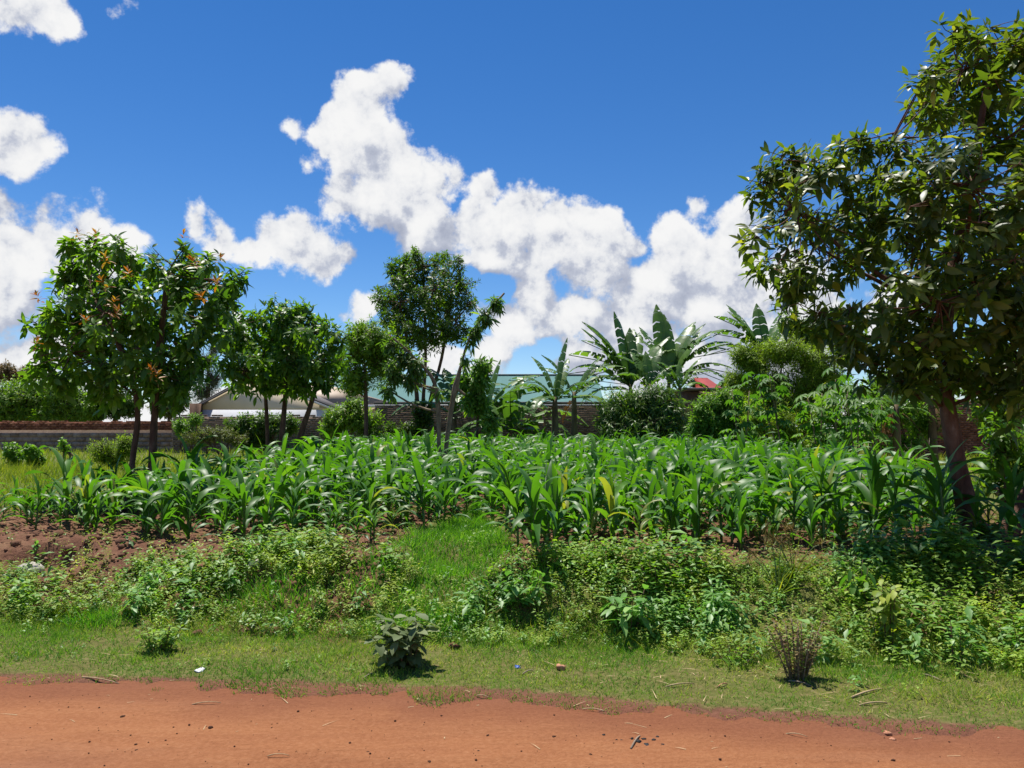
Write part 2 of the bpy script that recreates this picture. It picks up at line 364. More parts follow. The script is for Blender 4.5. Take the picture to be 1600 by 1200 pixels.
M['bark'] = plain_mat('brown_bark', [(.25, (.045, .026, .018)), (.55, (.12, .075, .05)), (.8, (.22, .15, .11))], 14, .9, .5, 40, stretch=(1, 1, .35))
M['barkred'] = plain_mat('reddish_bark', [(.25, (.05, .024, .017)), (.5, (.13, .068, .046)), (.68, (.20, .12, .085)), (.85, (.33, .27, .22))], 9, .9, 1.0, 26, stretch=(1, 1, .45))
M['barkpale'] = plain_mat('pale_bark', [(.25, (.12, .085, .055)), (.55, (.24, .18, .12)), (.8, (.36, .29, .21))], 18, .9, .4, 50, stretch=(1, 1, .4))
M['pseudo'] = plain_mat('banana_stem', [(.25, (.05, .035, .02)), (.5, (.14, .10, .05)), (.8, (.20, .19, .08))], 6, .7, .3, stretch=(1, 1, .3))
M['straw'] = plain_mat('dry_straw', [(.2, (.30, .20, .10)), (.8, (.55, .42, .25))], 20, .8, .1)
M['wood'] = plain_mat('grey_dead_wood', [(.2, (.14, .10, .07)), (.8, (.36, .29, .22))], 12, .9, .2)
M['stone'] = plain_mat('pale_stone', [(.2, (.34, .30, .26)), (.8, (.62, .58, .52))], 9, .9, .5)
M['redstone'] = plain_mat('brick_fragment', [(.2, (.36, .16, .09)), (.8, (.56, .30, .19))], 12, .9, .4)
M['charcoal'] = plain_mat('charcoal', [(.2, (.012, .012, .013)), (.8, (.05, .05, .055))], 20, .7, .4)
M['clod'] = plain_mat('dark_clod', [(.2, (.05, .022, .012)), (.8, (.12, .05, .028))], 20, .95, .4)
M['earthclod'] = plain_mat('soil_clod', [(.2, (.09, .042, .024)), (.8, (.20, .10, .06))], 14, .95, .6)
M['plastic_w'] = plain_mat('white_plastic', [(.2, (.62, .62, .60)), (.8, (.80, .80, .79))], 6, .5, .1, spec=.5)
M['plastic_b'] = plain_mat('blue_plastic', [(.2, (.015, .06, .30)), (.8, (.03, .12, .45))], 6, .45, .1, spec=.5)

# ------------------------------------------------------------------ ground and road
def ground_material():
    m, nt, N, L = new_mat('plot_soil')
    geo = N.new('ShaderNodeNewGeometry'); pos = geo.outputs['Position']
    at = N.new('ShaderNodeAttribute'); at.attribute_name = 'tint'      # 0 bare soil .. 1 grown-over
    n1 = noise(nt, 3.2, 6, .62, pos); n2 = noise(nt, 26, 5, .65, pos)
    soil = ramp(nt, n1.outputs[0], [(.25, (.085, .038, .022)), (.5, (.15, .070, .042)), (.75, (.235, .125, .080))])
    soil = mixc(nt, .45, soil, ramp(nt, n2.outputs[0], [(.3, (.07, .03, .02)), (.7, (.27, .14, .09))]))
    neg = N.new('ShaderNodeMath'); neg.operation = 'MULTIPLY'; neg.use_clamp = True; neg.inputs[1].default_value = -1.0; L.new(at.outputs['Fac'], neg.inputs[0])
    soil = mixc(nt, neg.outputs[0], soil, mixc(nt, n2.outputs[0], (.125, .050, .030), (.225, .098, .060)))
    gr = ramp(nt, n2.outputs[0], [(.3, (.07, .085, .02)), (.5, (.11, .13, .03)), (.72, (.21, .17, .075))])
    ad = N.new('ShaderNodeMath'); ad.operation = 'MULTIPLY_ADD'; L.new(n1.outputs[0], ad.inputs[0]); ad.inputs[1].default_value = .8; ad.inputs[2].default_value = -.4
    a2 = N.new('ShaderNodeMath'); a2.operation = 'ADD'; a2.use_clamp = True; L.new(ad.outputs[0], a2.inputs[0]); L.new(at.outputs['Fac'], a2.inputs[1])
    c = mixc(nt, a2.outputs[0], soil, gr)
    p = N.new('ShaderNodeBsdfPrincipled'); L.new(c, p.inputs['Base Color']); p.inputs['Roughness'].default_value = .95; p.inputs['Specular IOR Level'].default_value = .1
    b = N.new('ShaderNodeBump'); b.inputs['Strength'].default_value = .8; b.inputs['Distance'].default_value = .03
    nb = noise(nt, 34, 8, .68, pos); L.new(nb.outputs[0], b.inputs['Height']); L.new(b.outputs[0], p.inputs['Normal'])
    o = N.new('ShaderNodeOutputMaterial'); L.new(p.outputs[0], o.inputs['Surface'])
    return m
def road_material():
    m, nt, N, L = new_mat('red_murram')
    geo = N.new('ShaderNodeNewGeometry'); pos = geo.outputs['Position']
    vm = N.new('ShaderNodeVectorMath'); vm.operation = 'MULTIPLY'; vm.inputs[1].default_value = (.35, 1.5, 1); L.new(pos, vm.inputs[0])
    n1 = noise(nt, 1.7, 6, .6, vm.outputs[0]); n2 = noise(nt, 38, 6, .7, pos); n3 = noise(nt, 5.5, 5, .6, vm.outputs[0])
    c = ramp(nt, n1.outputs[0], [(.28, (0.225, 0.087, 0.038)), (.5, (0.276, 0.111, 0.046)), (.72, (0.320, 0.141, 0.061))])
    c = mixc(nt, .38, c, ramp(nt, n3.outputs[0], [(.3, (0.198, 0.067, 0.028)), (.6, (0.313, 0.131, 0.056)), (.8, (0.355, 0.172, 0.081))]))
    c = mixc(nt, .40, c, ramp(nt, n2.outputs[0], [(.28, (0.157, 0.056, 0.023)), (.5, (0.287, 0.116, 0.049)), (.74, (0.409, 0.206, 0.106))]))
    n5 = noise(nt, .9, 4, .55, vm.outputs[0])
    dust = N.new('ShaderNodeMapRange'); dust.inputs['From Min'].default_value = .50; dust.inputs['From Max'].default_value = .72; dust.inputs['To Max'].default_value = .55; L.new(n5.outputs[0], dust.inputs['Value'])
    c = mixc(nt, dust.outputs[0], c, mixc(nt, n2.outputs[0], (.24, .115, .065), (.36, .19, .12)))
    # darker damp strip beside the grass
    at = N.new('ShaderNodeAttribute'); at.attribute_name = 'tint'
    c = mixc(nt, at.outputs['Fac'], c, mixc(nt, n2.outputs[0], (0.116, 0.039, 0.020), (0.225, 0.083, 0.041)))
    p = N.new('ShaderNodeBsdfPrincipled'); L.new(c, p.inputs['Base Color']); p.inputs['Roughness'].default_value = .92; p.inputs['Specular IOR Level'].default_value = .15
    b = N.new('ShaderNodeBump'); b.inputs['Strength'].default_value = .8; b.inputs['Distance'].default_value = .016
    ml = N.new('ShaderNodeMath'); ml.operation = 'MULTIPLY_ADD'; L.new(n3.outputs[0], ml.inputs[0]); ml.inputs[1].default_value = 2.0
    nb = noise(nt, 60, 8, .7, pos); L.new(nb.outputs[0], ml.inputs[2])
    L.new(ml.outputs[0], b.inputs['Height']); L.new(b.outputs[0], p.inputs['Normal'])
    o = N.new('ShaderNodeOutputMaterial'); L.new(p.outputs[0], o.inputs['Surface'])
    return m
def grid(xs, ys, zf, name, mat, tf):
    X, Y = np.meshgrid(xs, ys, indexing='ij'); Z = zf(X, Y); nx, ny = X.shape
    V = np.stack([X, Y, Z], -1).reshape(-1, 3); i = np.arange(nx * ny).reshape(nx, ny)
    F = np.stack([i[:-1, :-1], i[1:, :-1], i[1:, 1:], i[:-1, 1:]], -1).reshape(-1, 4)
    return link(name, make_mesh(name, V, F, mat, tf(X, Y).ravel(), True))
def inside(poly, x, y):
    x = np.asarray(x); y = np.asarray(y); r = np.zeros(x.shape, bool); n = len(poly)
    for i in range(n):
        (x1, y1), (x2, y2) = poly[i], poly[(i + 1) % n]
        c = ((y1 > y) != (y2 > y)) & (x < (x2 - x1) * (y - y1) / (y2 - y1 + 1e-12) + x1); r ^= c
    return r
MAIZE_L = [(-7.0, 9.5), (-5.0, 8.45), (-2.4, 7.6), (-1.15, 7.45), (-.62, 9.9), (-.45, 12), (-.45, 30), (-4.9, 30), (-4.9, 10.6), (-7.0, 10.4)]
MAIZE_R = [(.10, 6.75), (1.2, 7.15), (2.3, 7.15), (3.4, 7.3), (5.0, 7.6), (5.3, 9.0), (7.3, 17.5), (7.6, 25), (5.5, 28.5), (3, 30), (-.45, 30), (-.45, 12), (-.36, 9.6), (-.05, 8.0)]
def grown(x, y):                                   # how much plant cover hides the soil
    s = y - edge_y(x); e = bank_end(x)
    g = np.where(s < e - .2, .85, .25)
    g = np.where(inside(MAIZE_L, x, y) | inside(MAIZE_R, x, y), .08, g)
    g = np.where((s > e - 1.35) & (x < -1.15) & (y < 11) , .02 , g)
    g = np.where(~inside(MAIZE_L, x, y) & ~inside(MAIZE_R, x, y) & (y > 11), .95, g)
    g = np.where((np.abs(x + .55) < .45) & (y < 10), .9, g)
    g = np.where(s < .22, -1.2 * sstep((.22 - s) / .16), g)
    return g
def spread(a, b, step): return np.arange(a, b, step)
xs = np.concatenate([-np.geomspace(12, 700, 30)[::-1], spread(-11.9, 9, .065), np.geomspace(9, 700, 30)])
ys = np.concatenate([-np.geomspace(2, 300, 14)[::-1], [-1, 0, 1, 2, 3], spread(3.4, 11.5, .06), np.geomspace(11.6, 900, 60)])
g = grid(xs, ys, height, 'ground', ground_material(), grown); tag(g, kind='structure')
def road_t(x, y):
    s = y - edge_y(x); rut = np.exp(-((s + .95 + .06 * fbm(x * .6, 1.5, 2)) / .13) ** 2) + np.exp(-((s + 2.35 + .06 * fbm(x * .6, 8.5, 2)) / .15) ** 2)
    return np.clip(sstep((s + .55 + .25 * fbm(x * 2, y * 2, 3)) / .55) * .75 + rut * .28 * np.clip(.5 + 2 * fbm(x * 1.1, y * 3, 3), 0, 1), 0, 1)
rxs = np.concatenate([-np.geomspace(8, 60, 12)[::-1], spread(-7.8, 7.8, .07), np.geomspace(8, 60, 12)])
def road_grid():
    t = np.concatenate([np.linspace(-9, -3.4, 8), spread(-3.3, .42, .06)])
    X, T = np.meshgrid(rxs, t, indexing='ij'); Y = edge_y(X) + T; Z = road_z(X, Y); nx, ny = X.shape
    V = np.stack([X, Y, Z], -1).reshape(-1, 3); i = np.arange(nx * ny).reshape(nx, ny)
    F = np.stack([i[:-1, :-1], i[1:, :-1], i[1:, 1:], i[:-1, 1:]], -1).reshape(-1, 4)
    return tag(link('dirt_road', make_mesh('dirt_road', V, F, road_material(), road_t(X, Y).ravel(), True)), kind='structure')
road_grid()

# ------------------------------------------------------------------ buildings and walls behind the plot
def brick_run(geo, x0, x1, y, z0, courses, bl=.23, bh=.085, dep=.11, gap=.012, ragged=0.0, slope=0.0, seed=1):
    r = np.random.default_rng(seed)
    for c in range(courses):
        x = x0 - (bl / 2 if c % 2 else 0)
        while x < x1:
            a, b = max(x, x0), min(x + bl - gap, x1)
            if b - a > .03 and not (c >= courses - 2 and r.random() < ragged):
                o = r.normal(0, .006); k = r.normal(0, .004); zz = z0 + c * bh + slope * (a - x0)
                geo.add(*box(a, b, y - dep / 2 + o, y + dep / 2 + o, zz + k, zz + bh - gap + k), r.random())
            x += bl
M['brick'] = plain_mat('red_brick', [(.2, (.11, .038, .022)), (.5, (.22, .085, .05)), (.8, (.34, .16, .10))], 5, .92, .4, 30)
M['block'] = plain_mat('grey_block', [(.2, (.15, .105, .08)), (.5, (.25, .185, .145)), (.8, (.36, .285, .23))], 2.5, .95, .4, 24)
M['mortar'] = plain_mat('mortar', [(.2, (.14, .095, .075)), (.8, (.26, .20, .16))], 6, .95, .3)
M['cream'] = plain_mat('cream_paint', [(.2, (.74, .61, .43)), (.8, (.82, .70, .52))], 1.2, .85, .05)
M['white'] = plain_mat('white_paint', [(.2, (.66, .66, .68)), (.8, (.78, .78, .80))], 1.5, .7, .05)
M['rooftan'] = plain_mat('tan_roof_sheet', [(.2, (.34, .25, .165)), (.8, (.44, .34, .24))], 1.4, .6, .05, spec=.4)
M['roofgrey'] = plain_mat('weathered_roof_sheet', [(.2, (.10, .09, .085)), (.8, (.20, .18, .17))], 2, .7, .1)
M['teal'] = plain_mat('pale_teal_roof_sheet', [(.15, (.095, .190, .178)), (.5, (.112, .215, .202)), (.85, (.135, .240, .228))], .55, .85, .03, spec=.08, stretch=(1, .25, .25))
M['cap'] = plain_mat('ridge_cap', [(.2, (.42, .42, .40)), (.8, (.58, .58, .55))], 2, .5, .03)
M['redroof'] = plain_mat('red_paint', [(.2, (.22, .030, .022)), (.8, (.30, .05, .035))], 1.5, .6, .05)
M['brownwall'] = plain_mat('brown_timber', [(.2, (.10, .06, .04)), (.8, (.20, .13, .09))], 3, .9, .2)
def prism(poly, y0, y1):                             # polygon in x,z pushed along y
    n = len(poly); V = np.array([(x, y0, z) for x, z in poly] + [(x, y1, z) for x, z in poly], float); F = []
    for i in range(1, n - 1): F += [(0, i, i + 1), (n, n + i + 1, n + i)]
    for i in range(n):
        j = (i + 1) % n; F += [(i, i + n, j + n), (i, j + n, j)]
    return V, np.array(F)
def part(name, geo, mat, root, smooth=False, label=None, kind=None):
    o = geo.obj(name, mat, root, tuple(root.location), smooth); tag(o, label, kind=kind); return o
# grey block boundary wall, brick courses on top
YW = 36.5
w = empty('boundary_wall', (-22, YW, FIELD), 'long low grey block wall capped with rough red bricks at far left', 'wall')
a, b = W(-260, 700, YW).x, W(285, 700, YW).x; zt = W(100, 672, YW).z
q = Geo(); q.add(*box(a, b, YW + .005, YW + .09, .2, zt), .4); part('mortar_core', q, M['mortar'], w)
q = Geo(); brick_run(q, a, b, YW, .3, int((zt - .3) / .21), .42, .21, .17, .014, 0, 0, 4); part('block_courses', q, M['block'], w, kind='stuff')
q = Geo(); q.add(*box(a, b, YW - .07, YW + .07, zt + .004, zt + .39), .2); part('brick_backing', q, M['brick'], w)
q = Geo(); brick_run(q, a, b, YW, zt + .003, 5, .235, .088, .2, .014, .25, 0, 5); part('brick_courses', q, M['brick'], w, kind='stuff')
# taller red brick wall to the right of it
YB = 35.0
w = empty('brick_wall', (-8, YB, FIELD), 'tall weathered red brick wall behind the maize and bananas', 'wall')
a, b = W(270, 700, YB).x, W(1120, 700, YB).x; zt = W(640, 632, YB).z
zl = W(320, 647, YB).z; xm = W(585, 700, YB).x
q = Geo(); q.add(*box(a, xm, YB + .02, YB + .12, .2, zl - .12), .4); q.add(*box(xm + .004, b, YB + .02, YB + .12, .2, zt - .12), .4); part('mortar_core', q, M['mortar'], w)
q = Geo(); brick_run(q, a, xm, YB, .3, int((zl - .3) / .086), .235, .086, .19, .013, .4, 0, 6); brick_run(q, xm + .02, b, YB, .3, int((zt - .3) / .086), .235, .086, .19, .013, .05, 0, 7)
part('brickwork', q, M['brick'], w, kind='stuff')
q = Geo(); q.add(*box(xm, b, YB - .16, YB + .17, zt + .01, zt + .12), .3); part('coping', q, M['roofgrey'], w)
o = w.children[0]; o.data.materials[0] = M['mortar']
# block wall stretch behind the right-hand trees
YC = 30.0
w = empty('brick_wall', (14, YC, FIELD), 'shaded dark brick wall behind the dead twigs at right', 'wall')
a, b = W(1360, 700, YC).x, W(1760, 700, YC).x; zt = W(1500, 622, YC).z
q = Geo(); q.add(*box(a, b, YC + .02, YC + .12, .2, zt - .1), .4); part('mortar_core', q, M['mortar'], w)
q = Geo(); brick_run(q, a, b, YC, .3, int((zt - .3) / .086), .235, .086, .19, .013, .2, 0, 8); part('brickwork', q, M['brick'], w, kind='stuff')
# cream gabled house
YH = 46.0
h = empty('gabled_house', (-15, YH, FIELD), 'cream gabled house with white band and weathered roof edge', 'house')
el, ap, er = W(312, 632, YH), W(394, 588, YH), W(512, 634, YH); zb = W(400, 640, YH).z
q = Geo(); q.add(*prism([(el.x, zb), (er.x, zb), (er.x, er.z - .1), (ap.x, ap.z - .12), (el.x, el.z - .1)], YH, YH + 7), .5); part('wall', q, M['cream'], h)
q = Geo(); q.add(*box(el.x - .004, er.x + .004, YH - .005, YH + 7.005, .2, zb - .01), .5); part('lower_wall', q, M['white'], h, label='white painted lower wall band')
for (p0, p1) in ((el, ap), (ap, er)):
    q = Geo(); dx = p1.x - p0.x; dz = p1.z - p0.z; ex = -.45 if p0 is el else 0; ey = .5 if p0 is ap else 0
    A = (p0.x + ex, p0.z + ex * dz / dx); B = (p1.x + ey, p1.z + ey * dz / dx)
    q.add(*prism([A, B, (B[0], B[1] + .09), (A[0], A[1] + .09)], YH - .14, YH + 7.5), .5); part('roof', q, M['roofgrey'], h)
    q = Geo(); q.add(*prism([(A[0], A[1] - .14), (B[0], B[1] - .14), (B[0], B[1] - .006), (A[0], A[1] - .006)], YH - .17, YH - .145), .5)
    part('fascia', q, M['white'] if p0 is ap else M['roofgrey'], h)
q = Geo(); c = W(330, 640, YH - .02); q.add(*box(W(306, 640, YH).x, W(317, 640, YH).x, YH - .9, YH - .02, .3, W(310, 631, YH).z), .2); part('porch_pier', q, M['brownwall'], h)
# tan hipped roof wing
YT = 50.0
h = empty('hipped_house', (-9, YT, FIELD), 'house with sunlit tan sheet hip roof beside teal hall', 'house')
r0, r1 = W(470, 600, YT + 3), W(508, 600, YT + 3); e0, e1 = W(420, 634, YT - 1), W(618, 632, YT - 1); e2 = W(618, 632, YT + 7); zE = W(560, 633, YT - 1).z
q = Geo()
V = [(e0.x, YT - 1, zE), (e1.x, YT - 1, zE), (e1.x, YT + 7, zE), (e0.x, YT + 7, zE), (r0.x, YT + 3, r0.z), (r1.x, YT + 3, r1.z)]
q.add(V, [(0, 1, 5), (0, 5, 4), (1, 2, 5), (2, 3, 4), (2, 4, 5), (3, 0, 4), (0, 3, 2), (0, 2, 1)], .5); part('roof', q, M['rooftan'], h)
q = Geo(); q.add(*box(e0.x + .5, e1.x - .6, YT - .4, YT + 6.4, .2, zE - .02), .5); part('wall', q, M['cream'], h)
q = Geo(); q.add(*box(e0.x - .02, e1.x + .02, YT - 1.06, YT - 1.0, zE - .16, zE + .02), .5); part('fascia', q, M['white'], h)
# big hall with pale teal metal roof
YR = 62.0
h = empty('metal_roofed_hall', (-3, YR, FIELD), 'long hall with pale teal metal sheet roof and light ridge', 'building')
rl, rr = W(505, 586, YR + 6), W(945, 586, YR + 6); bl, br = W(505, 632, YR), W(945, 632, YR)
q = Geo(); n = int((br.x - bl.x) / .34); xs_ = np.linspace(bl.x, br.x, n * 4 + 1); prof = np.tile([0, .0, .006, .006], n + 1)[:len(xs_)]
V = []; F = []
for i, x in enumerate(xs_):
    V += [(x, YR, bl.z + prof[i]), (x, YR + 6, rl.z + prof[i])]
    if i: k = 2 * i; F += [(k - 2, k, k + 1), (k - 2, k + 1, k - 1)]
q.add(V, F, .5); part('roof', q, M['teal'], h)
q = Geo(); q.add(*prism([(0, 0)] * 0 + [(bl.x - .1, rl.z + .02), (br.x + .1, rl.z + .02), (br.x + .1, rl.z + .08), (bl.x - .1, rl.z + .08)], YR + 5.8, YR + 6.4), .6); part('ridge_cap', q, M['cap'], h)
q = Geo(); q.add(*box(bl.x - .1, br.x + .1, YR - .12, YR - .01, bl.z - .2, bl.z - .01), .5); part('gutter', q, M['cap'], h)
q = Geo(); q.add(*box(bl.x + .4, br.x - .4, YR + .3, YR + 12, .2, bl.z - .02), .5); part('wall', q, M['cream'], h)
q = Geo(); q.add([(bl.x, YR + 6.1, rl.z), (br.x, YR + 6.1, rl.z), (br.x, YR + 12.2, bl.z), (bl.x, YR + 12.2, bl.z)], [(0, 1, 2), (0, 2, 3)], .5); part('rear_roof', q, M['teal'], h)
# small house far right of centre
YS = 40.0
h = empty('small_house', (W(1130, 640, YS).x, YS, FIELD), 'small brown walled house with red roof panel beyond the shrubs', 'house')
q = Geo(); a, b = W(1075, 640, YS).x, W(1180, 640, YS).x; q.add(*box(a, b, YS, YS + 4, .2, W(1100, 612, YS).z), .4); part('wall', q, M['brownwall'], h)
q = Geo(); zc = W(1100, 610, YS).z; q.add(*box(a - .3, b + .3, YS - .5, YS + 4.3, zc, zc + .12), .3); part('eave', q, M['roofgrey'], h)
q = Geo(); a, b = W(1106, 600, YS).x, W(1128, 600, YS).x; zr = W(1110, 592, YS).z
q.add([(a, YS, zc + .13), (b, YS, zc + .13), (b, YS + 3, zr + .25), (a, YS + 3, zr + .25), (a, YS + 3, zc + .13), (b, YS + 3, zc + .13)], [(0, 1, 2), (0, 2, 3), (1, 5, 2), (0, 3, 4), (3, 2, 5), (3, 5, 4)], .5); part('roof', q, M['redroof'], h)
# ------------------------------------------------------------------ trees
def rvec(n): return unit(rng.normal(size=(n, 3)))
def perp(d):
    r = rvec(len(d)); return unit(r - d * np.sum(r * d, 1, keepdims=True))
LEAF_CACHE = {}
def leaf_objects(name, tpl, key, mat, P, Mx, root, label=None, shade=None):
    k = (key, mat.name)
    if k not in LEAF_CACHE: LEAF_CACHE[k] = make_mesh('leaf', tpl[0], tpl[1], mat, None, False)
    me = LEAF_CACHE[k]; org = np.array(root.location)
    for i in range(len(P)):
        o = bpy.data.objects.new(name, me); COL.objects.link(o); o.parent = root
        m = np.eye(4); m[:3, :3] = Mx[i]; m[:3, 3] = P[i] - org; o.matrix_local = Matrix(m.tolist())
        v = rng.random() if shade is None else shade[i]
        o.color = (v, v, v, 1)
        if label: o['label'] = label
def rosettes(tips, dirs, m, shoot, size, tpl_w, droop, spread=(30, 105), jit=.25):
    """leaves spiralling down the last stretch of each shoot"""
    n = len(tips); k = np.tile(np.arange(m), n); f = (k + .5) / m
    T = np.repeat(tips, m, 0); Dd = np.repeat(dirs, m, 0)
    pos = T - Dd * (shoot * f * rng.uniform(.7, 1.3, n * m))[:, None]
    u = np.repeat(perp(dirs), m, 0); v = np.cross(Dd, u)
    az = k * 2.4 + rng.normal(0, .35, n * m)
    rad = np.cos(az)[:, None] * u + np.sin(az)[:, None] * v
    an = np.radians(spread[0] + (spread[1] - spread[0]) * f + rng.normal(0, 12, n * m))
    L = np.cos(an)[:, None] * Dd + np.sin(an)[:, None] * rad
    L = L + rvec(n * m) * jit; L[:, 2] -= droop * rng.uniform(.3, 1.4, n * m) * (.4 + f)
    L = unit(L); nor = unit(Dd - L * np.sum(Dd * L, 1, keepdims=True) + rvec(n * m) * .25)
    s = size * rng.uniform(.65, 1.2, n * m) * (.75 + .4 * f)
    return pos, frames(L, nor, np.stack([s * tpl_w * rng.uniform(.85, 1.15, n * m), s, s], 1))
def tree(name, label, cat, D, stems, clusters, mat, bark, tips=300, m=12, leaf=.16, lw=1.0, droop=.5, shoot=.25, tpl=LEAF12, key='l12',
         nparts=0, zbase=None, group=None, up=.6, twig=.008, deep=.85, shell=.45, spread=(30, 105), limb=True, flush=None, parts_label=None, minz=None, clump=1, csize=.16, poly=None, holes=(), gap=38, depth=(-1, 1), spray=5, layers=2):
    st = []
    for line in stems:
        pts = [(W(px, py, D + dd), wpx * (D + dd) / FPX / 2) for (px, py, wpx, dd) in line]
        st.append(pts)
    b = st[0][0][0]; zg = hz(b.x, b.y) if zbase is None else zbase
    root = empty(name, (b.x, b.y, zg), label, cat, group); org = tuple(root.location)
    allp = []
    for pts in st:
        P = np.array([p for p, _ in pts]); r = np.array([q for _, q in pts])
        if zbase is None and len(pts[0]) and P[0][2] < zg + 1.2: P[0][2] = hz(P[0][0], P[0][1]) - .06
        t = np.linspace(0, len(P) - 1, (len(P) - 1) * 4 + 1); i = np.clip(t.astype(int), 0, len(P) - 2); f = (t - i)[:, None]
        Pm = np.concatenate([[2 * P[0] - P[1]], P, [2 * P[-1] - P[-2]]])
        p0, p1, p2, p3 = Pm[i], Pm[i + 1], Pm[i + 2], Pm[i + 3]
        C = .5 * (2 * p1 + (p2 - p0) * f + (2 * p0 - 5 * p1 + 4 * p2 - p3) * f ** 2 + (3 * p1 - p0 - 3 * p2 + p3) * f ** 3)
        rr = r[i] * (1 - f[:, 0]) + r[i + 1] * f[:, 0]
        rr = rr * (1 + .06 * np.sin(t * 5 + P[0][0])); rr[0] *= 1.25
        q = Geo(); q.add(*tube(C, rr, 8), .5); part('trunk', q, bark, root, True)
        allp += list(zip(C, rr))
    AP = np.array([p for p, _ in allp]); AR = np.array([q for _, q in allp])
    tot = sum(c[2] * c[3] for c in clusters) or 1; TP = []; TD = []; tw = Geo()
    for c in clusters:
        px, py, rx, ry = c[:4]; dd = c[4] if len(c) > 4 else 0; wgt = c[5] if len(c) > 5 else 1
        Dc = D + dd; ctr = np.array(W(px, py, Dc)); sc = Dc / FPX
        Rr = np.array([rx * sc, deep * math.sqrt(rx * ry) * sc, ry * sc])
        n = max(3, int(round(tips * rx * ry / tot * wgt)))
        u = rvec(n); rad = rng.random(n) ** shell
        P = ctr + u * rad[:, None] * Rr * rng.uniform(.82, 1.12, (n, 1))
        if clump > 1:                                # leafy sprays with gaps of light between them
            nc = max(2, n // clump); P = P[np.arange(n) % nc] + rvec(n) * csize * rng.random((n, 1)) ** .5; u = unit(u[np.arange(n) % nc] + rvec(n) * .5)
        d = unit(u * .6 + np.array([0, 0, up]) + rvec(n) * .35)
        if minz is not None: P[:, 2] = np.maximum(P[:, 2], minz + rng.random(n) * .15)
        TP.append(P); TD.append(d)
        if limb and len(AP) and px < 1615:
            hd = np.linalg.norm(AP[:, :2] - ctr[:2], axis=1); cand = np.where(AP[:, 2] < ctr[2] - .45 * hd)[0]; cand = cand if len(cand) else np.where(AP[:, 2] < ctr[2] + .1 * Rr[2])[0]; cand = cand if len(cand) else np.arange(len(AP))
            dist = np.linalg.norm(AP[cand] - ctr, axis=1) + .25 * np.abs(AP[cand][:, 2] - (ctr[2] - .8)); j = cand[np.argmin(dist)]
            a = AP[j]; e = ctr - np.array([0, 0, .25 * Rr[2]]); ln = np.linalg.norm(e - a)
            if ln > .15:
                lq = Geo(); r0 = min(AR[j] * .6, .008 + .018 * ln); C = bez(a, e, rng.normal(0, .08, 3) * ln - np.array([0, 0, .08 * ln]), 6)
                lq.add(*tube(C, np.linspace(r0, r0 * .5, 6), 6), .5); part('limb', lq, bark, root, True)
            for p, dq in zip(P, d):
                if rng.random() < .65:
                    tw.add(*tube(bez(e + rng.normal(0, .12, 3) * Rr, p, rng.normal(0, .05, 3), 4), np.array([2.0, 1.5, 1, .6]) * twig, 3, False), .5)
    if poly:                                         # crown given by its outline: layered sprays of leaves with gaps between them
        pa = np.array(poly, float); cx, cy = pa.mean(0); SP = []
        for lay in range(layers):
            acc = []
            for _ in range(4000):
                x = rng.uniform(pa[:, 0].min(), pa[:, 0].max()); y = rng.uniform(pa[:, 1].min(), pa[:, 1].max())
                if not inside(poly, np.array([x]), np.array([y]))[0]: continue
                if any((x - a) ** 2 + (y - b_) ** 2 < gap ** 2 for a, b_ in acc): continue
                if any((x - a) ** 2 + (y - b_) ** 2 < q_ ** 2 for a, b_, q_ in holes): continue
                acc.append((x, y))
            for (x, y) in acc:
                e_ = min(math.hypot(x - a, y - b_) for a, b_ in poly); k_ = math.sqrt(min(1, .12 + e_ / (gap * 3.2)))
                SP.append(np.array(W(x, y, D + rng.uniform(*depth) * k_)))
        SP = np.array(SP); ng = max(5, len(SP) // 14); cen = SP[rng.choice(len(SP), ng, False)]
        for _ in range(6):
            lab_ = np.argmin(np.linalg.norm(SP[:, None] - cen[None], axis=2), 1)
            cen = np.array([SP[lab_ == g_].mean(0) if (lab_ == g_).any() else cen[g_] for g_ in range(ng)])
        mid = SP.mean(0); s_ = gap * D / FPX
        for g_ in range(ng):
            mem = SP[lab_ == g_]
            if not len(mem): continue
            c = cen[g_]; hd = np.linalg.norm(AP[:, :2] - c[:2], axis=1); cand = np.where(AP[:, 2] < c[2] - .5 * hd)[0]; cand = cand if len(cand) else np.arange(max(1, len(AP) // 2))
            j = cand[np.argmin(np.linalg.norm(AP[cand] - c, axis=1))]; a = AP[j]; ln = np.linalg.norm(c - a); r0 = min(AR[j] * .6, .006 + .014 * ln)
            lq = Geo(); lq.add(*tube(bez(a, c, rng.normal(0, .07, 3) * ln - np.array([0, 0, .1 * ln]), 6), np.linspace(r0, r0 * .45, 6), 6), .5); part('limb', lq, bark, root, True)
            for q_ in mem:
                tw.add(*tube(bez(c + rng.normal(0, .03, 3), q_, rng.normal(0, .06, 3) - [0, 0, .05], 4), np.array([1.6, 1.3, 1.0, .7]) * twig, 4, False), .5)
                n = max(2, rng.poisson(spray)); P = q_ + rng.normal(0, 1, (n, 3)) * s_ * np.array([.36, .36, .24])
                TP.append(P); TD.append(unit(unit((q_ - mid)[None] * np.array([1, 1, .7])) * .45 + np.array([0, 0, up]) + rvec(n) * .42))
                for p in P: tw.add(*tube(bez(q_, p, rng.normal(0, .02, 3), 3), np.array([1.0, .8, .5]) * twig, 3, False), .5)
    if tw.V: part('twigs', tw, bark, root, kind='stuff')
    TP = np.concatenate(TP); TD = np.concatenate(TD)
    P, Mx = rosettes(TP, TD, m, shoot, leaf, lw, droop, spread)
    if minz is not None: ok = P[:, 2] > minz - .1; P, Mx = P[ok], Mx[ok]
    tint = np.clip(rng.normal(.45, .24, len(P)), 0, 1)
